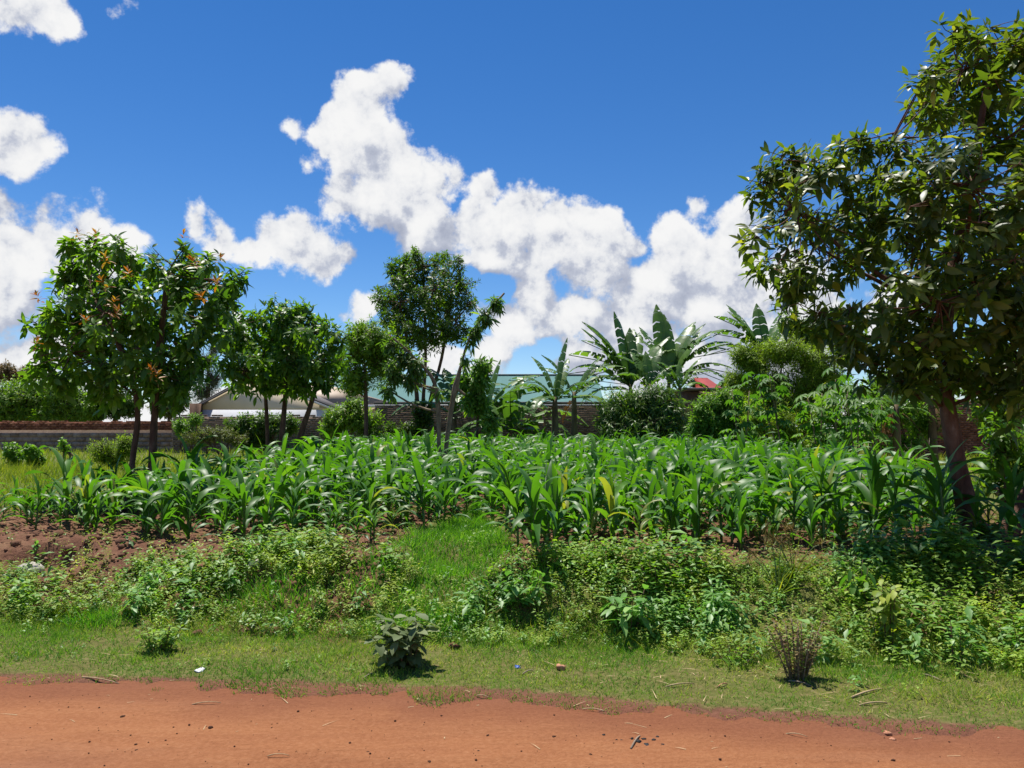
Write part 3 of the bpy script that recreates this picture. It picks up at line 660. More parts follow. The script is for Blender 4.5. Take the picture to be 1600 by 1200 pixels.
    if nparts:
        px = 800 + FPX * P[:, 0] / P[:, 1]; inview = (px > 5) & (px < 1595)
        sc = np.where(inview, P[:, 1] + rng.random(len(P)) * .5, 1e9); idx = np.argsort(sc)[:nparts]
        leaf_objects('leaf', tpl, key, mat, P[idx], Mx[idx], root, None, 1 - tint[idx])
        keep = np.ones(len(P), bool); keep[idx] = False; P, Mx, tint = P[keep], Mx[keep], tint[keep]
    q = Geo(); q.inst(tpl, P, Mx, tint); part('crown', q, mat, root, kind='stuff')
    for (px, py, dd) in flush or ():
        c = np.array(W(px, py - 5, D + dd - .6)); fq = Geo()
        p2, m2 = rosettes(c[None], unit(np.array([[rng.normal(0, .3), -.2, 1.0]])), 12, .12, .13, .85, .2, (15, 85)); fq.inst(LEAF12, p2, m2)
        part('leaf_flush', fq, M['flush'], root, label='whorl of young orange leaves')
    return root
def bush(name, label, cat, D, clusters, mat, tips, m=10, leaf=.08, lw=1.0, tpl=LEAF4, key='l4', group=None, droop=.3, shoot=.18, up=.5, bark='bark', deep=.9, shell=.33, spread=(30, 100), stems=4, **kw):
    """a shrub: thin stems from the ground, leafy crown down to the ground"""
    cx = sum(c[0] * c[2] for c in clusters) / sum(c[2] for c in clusters); b = W(cx, 690, D); zg = hz(b.x, b.y)
    sp = []
    lowest = max(clusters, key=lambda c: c[1])
    def pxy(z, x): return 600 - FPX * math.tan(math.atan2(z - CAMZ, D) - PITCH)
    py0 = pxy(zg - .05, 0)
    for k in range(stems):
        c = clusters[k % len(clusters)]; x0 = cx + rng.normal(0, 6); sp.append([(x0, py0, 5 * 20 / D, 0), ((x0 + c[0]) / 2 + rng.normal(0, 5), (py0 + c[1]) / 2, 4 * 20 / D, 0), (c[0], c[1], 2.5 * 20 / D, c[4] if len(c) > 4 else 0)])
    return tree(name, label, cat, D, sp, clusters, mat, M[bark], tips, m, leaf, lw, droop, shoot, tpl, key, 0, None, group, up, .006, deep, shell, spread, True, None, None, zg + .02)

# the two foreground-to-middle avocado trees
tree('avocado_tree', 'large avocado tree with dark leaning trunk at the right edge above the bank', 'tree', 8.0,
     [[(1540, 885, 66, 0), (1518, 820, 36, 0), (1506, 770, 29, 0), (1488, 680, 25, 0), (1476, 590, 22, 0), (1480, 490, 21, 0), (1502, 360, 20, 0), (1525, 240, 14, 0), (1545, 110, 7, 0)],
      [(1550, 885, 44, .1), (1582, 815, 34, .1), (1625, 730, 28, .2), (1680, 600, 28, .3), (1700, 430, 18, .3)]],
     [(1545, 830, 20, 22, -.35, 1.0)],
     M['avocado'], M['barkred'], tips=9, m=12, leaf=.155, lw=1.15, droop=.45, shoot=.17, nparts=300, up=.6, twig=.0055, spread=(35, 105),
     poly=[(1178, 395), (1194, 325), (1186, 258), (1212, 243), (1258, 240), (1282, 285), (1320, 225), (1350, 212), (1390, 225), (1425, 195), (1445, 135), (1452, 95), (1492, 46), (1545, 40), (1590, 55), (1660, 75), (1760, 200), (1790, 420), (1770, 620), (1660, 650), (1610, 620), (1560, 625), (1530, 595), (1490, 590), (1440, 605), (1380, 588), (1310, 565), (1300, 520), (1260, 485), (1222, 466), (1206, 440), (1184, 432)],
     holes=((1265, 385, 22), (1430, 255, 20), (1290, 455, 20), (1490, 470, 22), (1350, 425, 14), (1555, 290, 20), (1290, 520, 20), (1440, 470, 14)), gap=46, depth=(-1.45, 1.1), spray=4.9, layers=3)
tree('avocado_tree', 'avocado tree with two slim trunks and orange young leaves at left of the maize', 'tree', 12.0,
     [[(200, 790, 15, 0), (207, 720, 9, 0), (215, 640, 8, 0), (195, 560, 10, 0), (150, 470, 6, 0)], [(232, 790, 18, 0), (238, 720, 12, 0), (242, 640, 10, 0), (250, 540, 11, 0), (262, 430, 7, 0)]],
     [(287, 385, 8, 16, 0, 1.0)],
     M['avocado2'], M['bark'], tips=4, m=12, leaf=.185, lw=1.2, droop=.6, shoot=.22, nparts=300, up=.75, twig=.0065, spread=(35, 110),
     poly=[(42, 575), (48, 540), (45, 495), (65, 462), (102, 458), (95, 425), (108, 400), (105, 372), (132, 365), (165, 378), (205, 368), (225, 400), (245, 385), (270, 402), (290, 392), (310, 395), (350, 408), (382, 432), (358, 470), (350, 510), (332, 560), (310, 598), (280, 622), (240, 618), (200, 600), (170, 610), (140, 582), (95, 588), (65, 588)],
     holes=((248, 535, 16), (88, 520, 16), (110, 445, 8)), gap=26, depth=(-1.3, 1.2), spray=5.0, layers=2,
     flush=[(287, 368, -.1), (122, 366, 0), (150, 368, 0), (164, 405, -.5), (200, 428, -.6), (158, 440, -.5), (300, 408, -.4), (312, 464, -.6), (180, 472, -.7), (132, 500, -.4), (56, 536, 0), (57, 464, 0), (184, 490, -.7), (236, 578, -.7), (246, 586, -.7), (345, 405, -.1), (338, 442, -.5)])
tree('avocado_tree', 'rounded dark green avocado tree on three thin trunks in front of cream house', 'tree', 17.0,
     [[(438, 752, 11, 0), (440, 690, 9, 0), (445, 630, 8, 0), (450, 560, 6, 0)], [(455, 750, 11, 0), (470, 680, 9, 0), (487, 628, 8, 0), (505, 560, 6, 0)], [(416, 752, 7, .2), (418, 690, 6, .2), (415, 620, 6, .2), (410, 560, 5, .2)]],
     [(470, 480, 10, 8, 0)],
     M['avocado2'], M['bark'], tips=3, m=12, leaf=.19, lw=1.2, droop=.8, shoot=.24, nparts=300, up=.5, twig=.0065,
     poly=[(350, 500), (372, 485), (402, 492), (425, 474), (455, 470), (490, 480), (528, 508), (538, 540), (532, 578), (518, 600), (480, 605), (440, 600), (400, 612), (362, 614), (348, 560)], gap=18, depth=(-1.3, 1.3), spray=5.6, layers=2)
# tall tree before the hall
tree('tall_tree', 'tall dark leafy tree with three bare stems in front of the teal roof', 'tree', 33.0,
     [[(650, 700, 9, 0), (652, 630, 7, 0), (645, 580, 6, 0), (630, 500, 5, 0)], [(660, 700, 8, 0), (661, 630, 6, 0), (665, 560, 5, 0), (662, 430, 4, 0)], [(667, 700, 9, .2), (672, 630, 7, .2), (690, 560, 5, .2), (705, 470, 4, .2)]],
     [(660, 645, 22, 24, -.3), (650, 590, 14, 10, .2)],
     M['dark'], M['bark'], tips=130, m=13, leaf=.21, lw=1.0, droop=.35, shoot=.4, tpl=LEAF4, key='l4', up=.6, twig=.014, shell=.5,
     poly=[(583, 458), (590, 443), (616, 452), (606, 402), (628, 408), (650, 384), (664, 410), (688, 390), (716, 402), (728, 428), (742, 440), (722, 455), (746, 466), (722, 482), (736, 520), (700, 530), (660, 540), (632, 536), (602, 500), (586, 475)], gap=12.5, depth=(-2.2, 2.2), spray=8, layers=2)
tree('leafy_tree', 'lighter green small leaved tree between avocado tree and tall tree', 'tree', 28.0,
     [[(572, 705, 8, 0), (572, 640, 7, 0), (570, 570, 5, 0)]],
     [(560, 540, 36, 32, 0), (590, 530, 34, 30, 0), (555, 585, 28, 26, 0), (598, 565, 36, 26, 0), (565, 515, 24, 14, 0), (552, 600, 20, 10, 0)],
     M['mid'], M['bark'], tips=1000, m=13, clump=7, csize=.4, leaf=.18, lw=.9, droop=.4, shoot=.35, tpl=LEAF4, key='l4', up=.5, twig=.012, shell=.5)
tree('young_mango_tree', 'slender tree with bright drooping leaves standing behind the pruned tree', 'tree', 20.0,
     [[(742, 745, 6, 0), (745, 680, 5, 0), (750, 600, 4, 0), (752, 560, 3, 0)]],
     [(752, 568, 18, 14, 0), (746, 592, 24, 20, 0), (738, 622, 18, 18, 0), (752, 625, 14, 16, 0), (766, 656, 15, 13, -.2), (722, 590, 10, 14, 0)],
     M['bright'], M['bark'], tips=230, m=12, leaf=.24, lw=.85, droop=1.3, shoot=.22, nparts=0, up=.6, shell=.5)
# hard-pruned young tree in the maize: two bare poles with a few leafy shoots
tree('pruned_tree', 'spindly pruned tree of two bare poles rising out of the maize', 'tree', 14.5,
     [[(688, 775, 8, 0), (686, 700, 7, 0), (684, 628, 8, 0), (676, 592, 6, 0), (655, 567, 5, 0), (628, 540, 4, 0), (608, 524, 3, 0)],
      [(692, 775, 9, .1), (697, 700, 8, .1), (705, 640, 8, .1), (712, 604, 10, .1), (722, 565, 4, .1), (733, 530, 4, .1), (755, 495, 3, .1), (788, 458, 3, .1)], [(712, 606, 6, .1), (720, 612, 5, .1), (727, 617, 4, .1)]],
     [(612, 535, 22, 14, 0), (632, 552, 26, 20, 0), (650, 568, 20, 20, 0), (618, 575, 22, 24, .2), (640, 590, 18, 16, .1), (606, 605, 14, 10, .1), (684, 610, 8, 14, 0, .6), (776, 468, 15, 10, .1, 1.6), (758, 490, 15, 13, .1, 1.6), (743, 513, 12, 13, .1, 1.6), (735, 528, 7, 8, .1, 1), (728, 560, 9, 9, .1, .7)],
     M['mango'], M['barkpale'], tips=190, m=11, leaf=.17, lw=.72, droop=1.5, shoot=.2, nparts=300, up=.5, twig=.004, limb=True, shell=.6)
# tree with reddish flowers behind the shrubs at right, and other far crowns
tree('flowering_tree', 'dark broadleaved tree peeping above the feathery shrub right of the banana tops', 'tree', 31.0,
     [[(1280, 700, 8, 0), (1280, 600, 7, 0), (1285, 520, 5, 0)]],
     [(1265, 520, 34, 26, 0), (1300, 510, 36, 28, 0), (1235, 505, 26, 22, 0), (1330, 540, 34, 34, 0)],
     M['dark'], M['bark'], tips=650, m=12, leaf=.27, lw=1.1, droop=.6, shoot=.3, tpl=LEAF4, key='l4', up=.4, shell=.5)
tree('leafy_tree', 'green tree showing through gaps behind the leaning avocado trunk', 'tree', 22.0,
     [[(1570, 720, 12, 0), (1570, 640, 9, 0), (1575, 560, 6, 0)]],
     [(1530, 590, 34, 30, 0), (1580, 580, 44, 36, 0), (1560, 640, 50, 34, 0), (1630, 600, 50, 50, 0), (1500, 560, 20, 18, 0)],
     M['mid'], M['bark'], tips=800, m=12, leaf=.21, lw=1.1, droop=.5, shoot=.3, tpl=LEAF4, key='l4', up=.4, shell=.5)
tree('casuarina_tree', 'hazy grey green tree behind the gabled house at left', 'tree', 58.0,
     [[(325, 690, 8, 0), (325, 620, 6, 0), (326, 560, 4, 0)]],
     [(322, 560, 24, 24, 0), (332, 590, 26, 26, 0), (315, 610, 26, 20, 0), (335, 540, 14, 14, 0)],
     M['greygreen'], M['bark'], tips=420, m=12, leaf=.34, lw=.5, droop=.4, shoot=.7, tpl=LEAF4N, key='l4n', up=.6, twig=.02, shell=.6)
for (px, D, cl, mt, lab, lf) in (
    (12, 52, [(8, 580, 24, 18, 0), (35, 585, 24, 14, 0)], 'rust', 'reddish flowering shrub peeping over green hedge at far left', .22),
    (30, 44, [(15, 622, 48, 34, 0), (60, 618, 40, 34, 0), (35, 645, 60, 22, 0)], 'mid', 'leftmost rounded green tree behind the block wall', .26),
    (105, 43, [(95, 610, 36, 30, 0), (118, 635, 40, 28, 0), (80, 648, 30, 18, 0)], 'mid', 'rounded green tree behind the block wall left of the twin trunks', .26),
    (180, 44, [(160, 622, 36, 26, 0), (190, 632, 36, 24, 0), (140, 645, 30, 16, 0)], 'dark', 'darker tree behind the block wall under the twin trunked avocado', .26),
    (265, 47, [(262, 630, 30, 22, 0), (280, 622, 18, 20, 0)], 'olive', 'small olive tree beside the cream gable end', .22),
    (1150, 43, [(1090, 597, 16, 9, 0), (1150, 595, 26, 10, 0), (1128, 604, 14, 6, 0)], 'dark', 'low dark tree beside the red roof panel', .2)):
    tree('hedge_tree', lab, 'tree', D, [[(px, 695, 8, 0), (px, 660, 7, 0), (px + 3, 620, 5, 0)]], cl, M[mt], M['bark'], tips=int(14 * sum(c[2] * c[3] for c in cl) ** .5), m=13, leaf=lf, lw=1.0, droop=.5, shoot=.4, tpl=LEAF4, key='l4', up=.5, twig=.015, shell=.4)

# ------------------------------------------------------------------ shrubs behind and beside the maize
bush('mango_bush', 'dense rounded dark mango bush right of centre behind the maize', 'shrub', 27.0,
     [(975, 632, 44, 30, 0), (1020, 628, 50, 32, 0), (1045, 650, 36, 34, 0), (955, 655, 30, 30, 0), (1000, 665, 60, 28, -.4), (1030, 612, 30, 16, 0)], M['mango'], 900, 12, .27, .95, LEAF4N, 'l4n', None, 1.0, .3, .4, shell=.25)
bush('feathery_shrub', 'tall feathery yellow green shrub rising beside the right hand bananas', 'shrub', 25.0,
     [(1180, 560, 42, 30, 0), (1225, 545, 52, 30, 0), (1270, 560, 46, 34, 0), (1200, 595, 52, 34, 0), (1260, 600, 48, 36, 0), (1295, 590, 34, 36, 0), (1150, 590, 30, 24, .3), (1160, 550, 26, 22, 0), (1230, 630, 70, 26, -.4)], M['feather'], 2300, 16, .16, 1.0, LEAF4N, 'l4n', None, .25, .45, .5, shell=.5)
bush('leafy_shrub', 'green shrub mass behind cassava plants below the avocado crown', 'shrub', 21.5,
     [(1290, 640, 34, 30, 0), (1340, 625, 44, 34, 0), (1325, 670, 44, 26, 0), (1380, 600, 36, 30, 0), (1290, 690, 34, 16, 0), (1370, 660, 24, 24, .4)], M['mid'], 620, 12, .15, 1.1, LEAF4, 'l4', None, .4, .25, .45, shell=.5)
bush('leafy_shrub', 'green shrub between the leaning avocado trunk and brown banana', 'shrub', 24.0,
     [(1430, 600, 40, 34, 0), (1470, 590, 34, 34, 0), (1445, 640, 30, 20, .3)], M['bright'], 330, 12, .18, 1.1, LEAF4, 'l4', None, .5, .25, .45, shell=.5)
bush('leafy_shrub', 'green undergrowth filling in beneath the tall feathery shrub', 'shrub', 26.0,
     [(1220, 630, 54, 36, 0), (1265, 650, 44, 34, 0), (1180, 625, 36, 34, 0), (1230, 680, 70, 22, 0)], M['mid'], 620, 12, .16, 1.1, LEAF4, 'l4', None, .4, .25, .45, shell=.5)
bush('leafy_shrub', 'dark green leafy shrub behind the avocado trunk at the right edge', 'shrub', 9.6,
     [(1565, 690, 40, 56, 0), (1595, 750, 44, 60, 0), (1545, 745, 28, 40, .3), (1620, 700, 40, 60, 0)], M['avocado2'], 190, 11, .12, 1.2, LEAF12, 'l12', None, .5, .2, .4, shell=.5)
bush('leafy_shrub', 'tall bright green bush hiding the brick wall left of avocado trunk', 'shrub', 20.0,
     [(1400, 640, 42, 36, 0), (1440, 655, 38, 34, .4), (1475, 640, 26, 40, .2), (1420, 690, 44, 16, 0)], M['bright'], 420, 12, .15, 1.1, LEAF4, 'l4', None, .4, .25, .45, shell=.5)
bush('feathery_shrub', 'lower feathery shrub with dark hollow middle behind the maize', 'shrub', 22.5,
     [(1180, 650, 26, 34, 0), (1222, 660, 28, 30, 0), (1240, 690, 26, 20, 0), (1175, 690, 26, 16, 0)], M['feather'], 650, 15, .15, 1.0, LEAF4N, 'l4n', None, .25, .4, .4, shell=.45)
bush('leafy_shrub', 'bright green leafy shrub between mango bush and feathery shrubs', 'shrub', 24.0,
     [(1110, 640, 34, 32, 0), (1135, 625, 30, 26, 0), (1125, 670, 44, 26, 0), (1095, 665, 24, 26, 0), (1150, 655, 26, 30, .2)], M['bright'], 900, 12, .16, 1.1, LEAF4, 'l4', None, .4, .25, .45, shell=.4)
bush('leafy_shrub', 'green bush in front of the brick wall right of the rounded avocado tree', 'shrub', 31.0,
     [(540, 650, 38, 24, 0), (572, 655, 32, 24, 0), (520, 665, 28, 20, 0), (555, 630, 22, 14, 0), (580, 676, 28, 16, 0)], M['mid'], 700, 12, .17, 1.0, LEAF4, 'l4', None, .4, .28, .5, shell=.4)
bush('leafy_shrub', 'dark shrub under the rounded avocado tree in front of wall', 'shrub', 31.0,
     [(375, 665, 30, 22, 0), (410, 660, 32, 22, 0), (445, 662, 28, 20, 0), (400, 685, 44, 14, 0)], M['dark'], 600, 12, .18, 1.0, LEAF4, 'l4', None, .4, .28, .5, shell=.4)
bush('leafy_shrub', 'low olive green shrub left of the rounded avocado tree', 'shrub', 30.0,
     [(335, 676, 42, 14, 0), (310, 682, 30, 12, 0), (365, 682, 30, 12, 0)], M['olive'], 230, 12, .13, .9, LEAF4, 'l4', None, .3, .22, .5, shell=.4)
bush('leafy_shrub', 'small bright bush at the end of the grey block wall', 'shrub', 33.0,
     [(283, 663, 18, 14, 0), (305, 655, 14, 12, 0), (295, 675, 22, 12, 0)], M['bright'], 190, 12, .15, 1.0, LEAF4, 'l4', None, .35, .22, .5, shell=.4)
bush('leafy_shrub', 'sparse dark shrub against the red brick wall beneath tall tree', 'shrub', 33.0,
     [(640, 668, 26, 16, 0), (665, 680, 34, 12, 0), (612, 670, 14, 16, 0)], M['dark'], 170, 12, .16, 1.0, LEAF4, 'l4', None, .4, .25, .5, shell=.4)
bush('yellow_weed', 'tall yellow green weed clump in front of grey block wall left of twin trunks', 'plant', 21.0,
     [(160, 698, 26, 16, 0), (195, 690, 18, 18, 0), (178, 708, 36, 12, 0)], M['feather'], 300, 14, .14, .9, LEAF4N, 'l4n', None, .1, .35, .9, shell=.5)
for i, (px, py, D, lab) in enumerate(((18, 702, 21, 'leftmost leafy weed clump in the grass by the block wall'), (50, 704, 20, 'leafy weed clump in the grass second from the left edge'), (98, 690, 24, 'lone tall weed stem in front of the block wall'))):
    bush('leafy_weed', lab, 'plant', D, [(px, py, 18 if i < 2 else 6, 11, 0), (px + 6, py + 12, 18 if i < 2 else 6, 9, 0)], M['bright'], 90 if i < 2 else 20, 9, .12, 1.2, LEAF4R, 'l4r', None, .35, .14, .6)

# ------------------------------------------------------------------ bananas
def banana_leaf(L, Wd, a0, curl, seed, segs=13, torn=.5):
    r = np.random.default_rng(seed); V = []; F = []
    t = np.concatenate([[0], np.cumsum(r.uniform(.35, 1.7, segs))]); t = t / t[-1]; th = np.radians(a0 + curl * t ** 1.35); ds = L * np.diff(t)
    R_ = np.concatenate([[0], np.cumsum(np.sin(th[:-1]) * ds)]); Z_ = np.concatenate([[0], np.cumsum(np.cos(th[:-1]) * ds)])
    wd = Wd * np.clip(np.sin(np.pi * np.clip(t * 1.02 + .02, 0, 1)) ** .45, 0, 1); wd[0] = .04; wd[-1] = .02; wd[1] *= .35
    for i in range(segs):
        for sgn in (-1, 1):
            gap = 1 - (r.random() < torn) * r.choice([.05, .12, .3, .55])
            for (k0, k1) in ((0, gap),):
                b = len(V); hang = r.uniform(-.1, .55)
                for kk, tt in ((0, i), (1, i + k1 if i + k1 <= segs else segs)):
                    f = tt - int(tt); j = min(int(tt), segs - 1); f = tt - j
                    y = R_[j] * (1 - f) + R_[j + 1] * f; z = Z_[j] * (1 - f) + Z_[j + 1] * f; w_ = wd[j] * (1 - f) + wd[j + 1] * f
                    a = th[j]
                    V.append((0, y, z)); V.append((sgn * w_ * .55, y + .10 * w_, z + .18 * w_ - hang * w_ * .2)); V.append((sgn * w_, y + .22 * w_, z - hang * w_ * .6))
                q = [(b, b + 3, b + 4, b + 1), (b + 1, b + 4, b + 5, b + 2)]
                for (A, B, C, Dq) in q: F += [(A, B, C), (A, C, Dq)] if sgn > 0 else [(A, C, B), (A, Dq, C)]
    b = len(V)                                       # midrib
    for i in (0, segs // 2, segs):
        k = .028 * (1 - .8 * i / segs); V += [(-k, R_[i], Z_[i] - .012), (k, R_[i], Z_[i] - .012), (0, R_[i], Z_[i] + .012)]
    for i in (0, 3):
        for j in range(3): A, B = b + i + j, b + i + (j + 1) % 3; F += [(A, B, B + 3), (A, B + 3, A + 3)]
    return np.array(V), np.array(F)
BLV = []
for k, (a0, cu, to) in enumerate(((6, 22, .4), (14, 50, .8), (20, 78, .9), (30, 92, .9), (44, 96, .95), (58, 90, .95), (38, 65, .9), (22, 34, .6), (78, 76, .95))):
    V, F = banana_leaf(2.25, .27, a0, cu, 40 + k, 13, to); BLV.append(make_mesh('leaf', V, F, M['banana'], None, False))
def banana(px, py, D, hp, label, spec, sc=1.0, lean=0.0, wst=.11, dry=0):
    """spec: list of (leaf mesh number, azimuth in degrees: 0 = away from the road, 90 = right, scale)"""
    c = W(px, py, D); zg = hz(c.x, c.y); root = empty('banana_plant', (c.x, c.y, zg), label, 'banana plant', None); h = c.z - zg
    q = Geo(); P = np.array([(0, 0, -.05), (lean * .3, 0, h * .4), (lean * .7, 0, h * .75), (lean, 0, h)])
    q.add(*tube(P, [wst * 1.25, wst, wst * .85, wst * .55], 9), .5); o = link('pseudostem', q.mesh('pseudostem', M['pseudo'], (0, 0, 0), True), root)
    for (k, az, s) in spec:
        l = link('leaf', BLV[k], root, (lean, 0, h - .12 + rng.uniform(-.12, .06))); l.rotation_euler = (rng.normal(0, .05), rng.normal(0, .12), -R(az + rng.normal(0, 6)))
        l.scale = (s * sc * rng.uniform(.9, 1.1),) * 3; v = rng.random(); l.color = (v, v, v, 1)
    for k in range(dry):
        l = link('dead_leaf', BLD, root, (lean * .8, 0, h * .92)); l.rotation_euler = (rng.normal(0, .1), rng.normal(0, .1), rng.uniform(0, 6.28)); l.scale = (.7 * sc, .45 * sc, .8 * sc)
    return root
V, F = banana_leaf(1.5, .2, 120, 55, 99, 10, .9); BLD = make_mesh('dead_leaf', V, F, M['banana_dry'], None, False)
banana(755, 655, 30, 0, 'banana plant with low drooping fronds behind the young mango tree', [(0, 60, .8), (2, 80, .95), (3, 110, 1), (4, 75, 1), (4, 130, .95), (5, 95, 1), (5, 60, .9), (3, -80, .8), (2, 20, .8), (8, 100, .9), (8, 160, .8)], 1.45, dry=2)
banana(800, 668, 29, 0, 'squat banana plant with many arching fronds between the pale and single bananas', [(1, 30, .8), (3, 60, .9), (4, 95, 1), (5, 120, .9), (3, -60, .9), (4, -95, .9), (5, -130, .8), (2, 180, .8), (8, 80, .8), (8, -80, .8)], 1.45, dry=2)
banana(710, 640, 31, 0, 'banana plant half hidden behind the pruned poles', [(1, -30, .8), (2, -60, .9), (2, 50, .8), (3, 90, .8), (4, 170, .8), (5, -100, .8)], 1.45, dry=1)
banana(867, 620, 26, 0, 'single banana plant with clean stem and tall bright leaves', [(0, 75, .85), (1, -65, .75), (7, 40, .75), (3, -80, .75), (4, 120, .8), (4, -130, .75), (8, 100, .6), (8, -150, .7)], 1.16, wst=.13, dry=1)
banana(897, 612, 28, 0, 'dark stemmed banana plant right of the single bright one', [(1, -85, .85), (2, 80, .8), (2, -60, .75), (3, 95, .85), (4, 110, .8), (8, 150, .75), (7, 60, .7), (5, -120, .6)], 1.16, wst=.12, dry=1)
banana(985, 600, 31, 0, 'big banana plant with upright ragged leaves behind the mango bush', [(0, -40, 1), (7, -75, 1), (2, -85, 1), (3, -90, 1), (1, 65, .95), (7, 30, .95), (1, -80, 1.05), (2, 80, .8), (4, -100, 1), (5, -120, .9), (0, 20, .9), (8, -95, .8), (1, 20, 1), (2, -40, .9), (7, -110, .9), (3, 70, .9)], 1.42, dry=2)
banana(1045, 594, 31, 0, 'big banana plant with fanned leaves right behind the mango bush', [(0, 10, 1), (7, 60, 1), (1, 75, 1), (2, 85, 1), (3, 90, 1), (7, -40, .9), (1, -60, .8), (4, 100, .9), (5, 110, .8), (2, 95, 1.05), (8, 95, .7), (0, -20, 1), (1, 40, 1), (2, 60, 1.05), (3, -70, .9), (7, 100, .9)], 1.42, dry=1)
banana(1016, 600, 30, 0, 'leafy banana plant filling the gap between the two big ones', [(7, -30, .7), (1, 40, .7), (2, -80, .75), (3, 80, .75), (0, 10, .65), (4, 150, .7), (4, -120, .7)], 1.2, dry=1)
banana(1062, 605, 29, 0, 'young banana plant with broad yellow green leaves beside mango bush', [(7, -60, .6), (1, 70, .6), (3, 110, .6), (2, -100, .6), (4, 60, .6), (0, 20, .5)], 1.16)
banana(1195, 560, 33, 0, 'banana plant whose ragged tops rise behind the feathery shrub', [(0, 10, 1.1), (7, -60, 1.1), (1, -75, 1.1), (2, -85, 1.1), (7, 60, 1), (3, -95, 1.0), (5, -92, 1.1), (1, 80, 1), (3, 90, 1)], 1.22)
banana(1400, 632, 18, 0, 'banana plant with brown hanging dead leaves behind the avocado shade', [(3, -95, .55), (4, 90, .6), (2, 70, .55), (5, -110, .55), (7, 20, .5), (8, 100, .5)], .9, wst=.09, dry=5)
banana(1455, 615, 20, 0, 'banana plant with light green leaves left of leaning avocado trunk', [(3, -80, .6), (4, 90, .6), (2, -60, .6), (5, 110, .6), (1, 40, .5)], .9, dry=3)

# ------------------------------------------------------------------ cassava
def palm_leaf():
    V = []; F = []
    for k, a in enumerate(np.radians([-105, -68, -34, 0, 34, 68, 105])):
        L = .5 - .06 * abs(k - 3); d = np.array([math.sin(a), math.cos(a)]); n = np.array([d[1], -d[0]]); b = len(V)
        V += [(0, 0, 0), (*(d * L * .55 + n * .075), -.03), (*(d * L), -.16), (*(d * L * .55 - n * .075), -.03)]
        F += [(b, b + 1, b + 2), (b, b + 2, b + 3)]
    return np.array(V), np.array(F)
PALM = palm_leaf()
def cassava(px, py, D, hpx, label, n=26, wpx=40):
    base = W(px, py, D); zg = hz(base.x, base.y); root = empty('cassava_plant', (base.x, base.y, zg), label, 'cassava plant')
    top = W(px, py - hpx, D).z - zg; P = []; L = []
    for k in range(3):
        e = np.array([rng.normal(0, wpx * D / FPX * .35), rng.normal(0, .2), top * rng.uniform(.75, .98)]); q = Geo()
        C = bez((rng.normal(0, .05), 0, -.05), e, (rng.normal(0, .06), 0, .1), 6); q.add(*tube(C, np.linspace(.022, .01, 6), 5), .5)
        link('stem', q.mesh('stem', M['barkpale'], (0, 0, 0), True), root)
        for j in range(n // 3):
            f = .35 + .65 * (j + 1) / (n // 3); i = f * 5; a = int(min(i, 4)); p = C[a] + (C[a + 1] - C[a]) * (i - a)
            az = j * 2.4 + rng.random(); pl = rng.uniform(.15, .34); d = np.array([math.cos(az), math.sin(az), rng.uniform(.1, .6)]); tip = p + d * pl
            P.append(tip); L.append(unit(np.array([math.cos(az), math.sin(az), -rng.uniform(.15, .8)])))
    P = np.array(P) + np.array(root.location); L = np.array(L); nn = unit(np.array([0, 0, 1.0]) + rvec(len(L)) * .25)
    leaf_objects('leaf', PALM, 'palm', M['cassava'], P, frames(L, nn, rng.uniform(.42, .62, len(L))), root)
for px, py, D, h, lab, n, wp in ((1225, 715, 19, 150, 'tallest cassava plant in front of the feathery shrubs', 36, 60), (1275, 715, 17.5, 105, 'cassava plant right of the tallest one above the dead twigs', 30, 50), (1340, 712, 16.5, 130, 'cassava plant with large leaves left of the brown banana', 36, 55),
                            (1310, 712, 19, 140, 'cassava plant standing behind the dead twigs', 30, 50), (1372, 712, 17.5, 95, 'small cassava plant beside the brown banana', 24, 40), (1155, 712, 21, 110, 'cassava plant at left end of its row beside leafy shrub', 30, 60)):
    cassava(px, py, D, h, lab, n, wp)

# dead cut branches lying behind the maize on the right
for k, (px, py, D, L, lab) in enumerate(((1330, 706, 15.5, 1.5, 'pile branch of dead twigs below the cassava'), (1290, 704, 16.5, 1.3, 'dead branch left of the twig heap'), (1460, 690, 16, 1.8, 'bare dead branch leaning near avocado trunk'))):
    b = W(px, py, D); zg = hz(b.x, b.y); root = empty('dead_branch', (b.x, b.y, zg), lab, 'branch')
    for j in range(9):
        a = rng.uniform(0, 3.14) if k < 2 else rng.uniform(1.9, 3.3); e = np.array([math.cos(a) * L * rng.uniform(.4, 1) * .8, rng.normal(0, .25), abs(math.sin(a)) * L * .5 * rng.random() + .12]); q = Geo()
        q.add(*tube(bez((rng.normal(0, .1), rng.normal(0, .1), .03), e, rng.normal(0, .12, 3) + [0, 0, .1], 6), np.linspace(.016, .004, 6), 5), .5)
        for i in range(3):
            f = rng.uniform(.4, .9); p = e * f; q.add(*tube(bez(p, p + rng.normal(0, .2, 3) + [0, 0, .12], (0, 0, .04), 3), [.007, .005, .002], 3), .5)
        link('twig', q.mesh('twig', M['wood']), root)
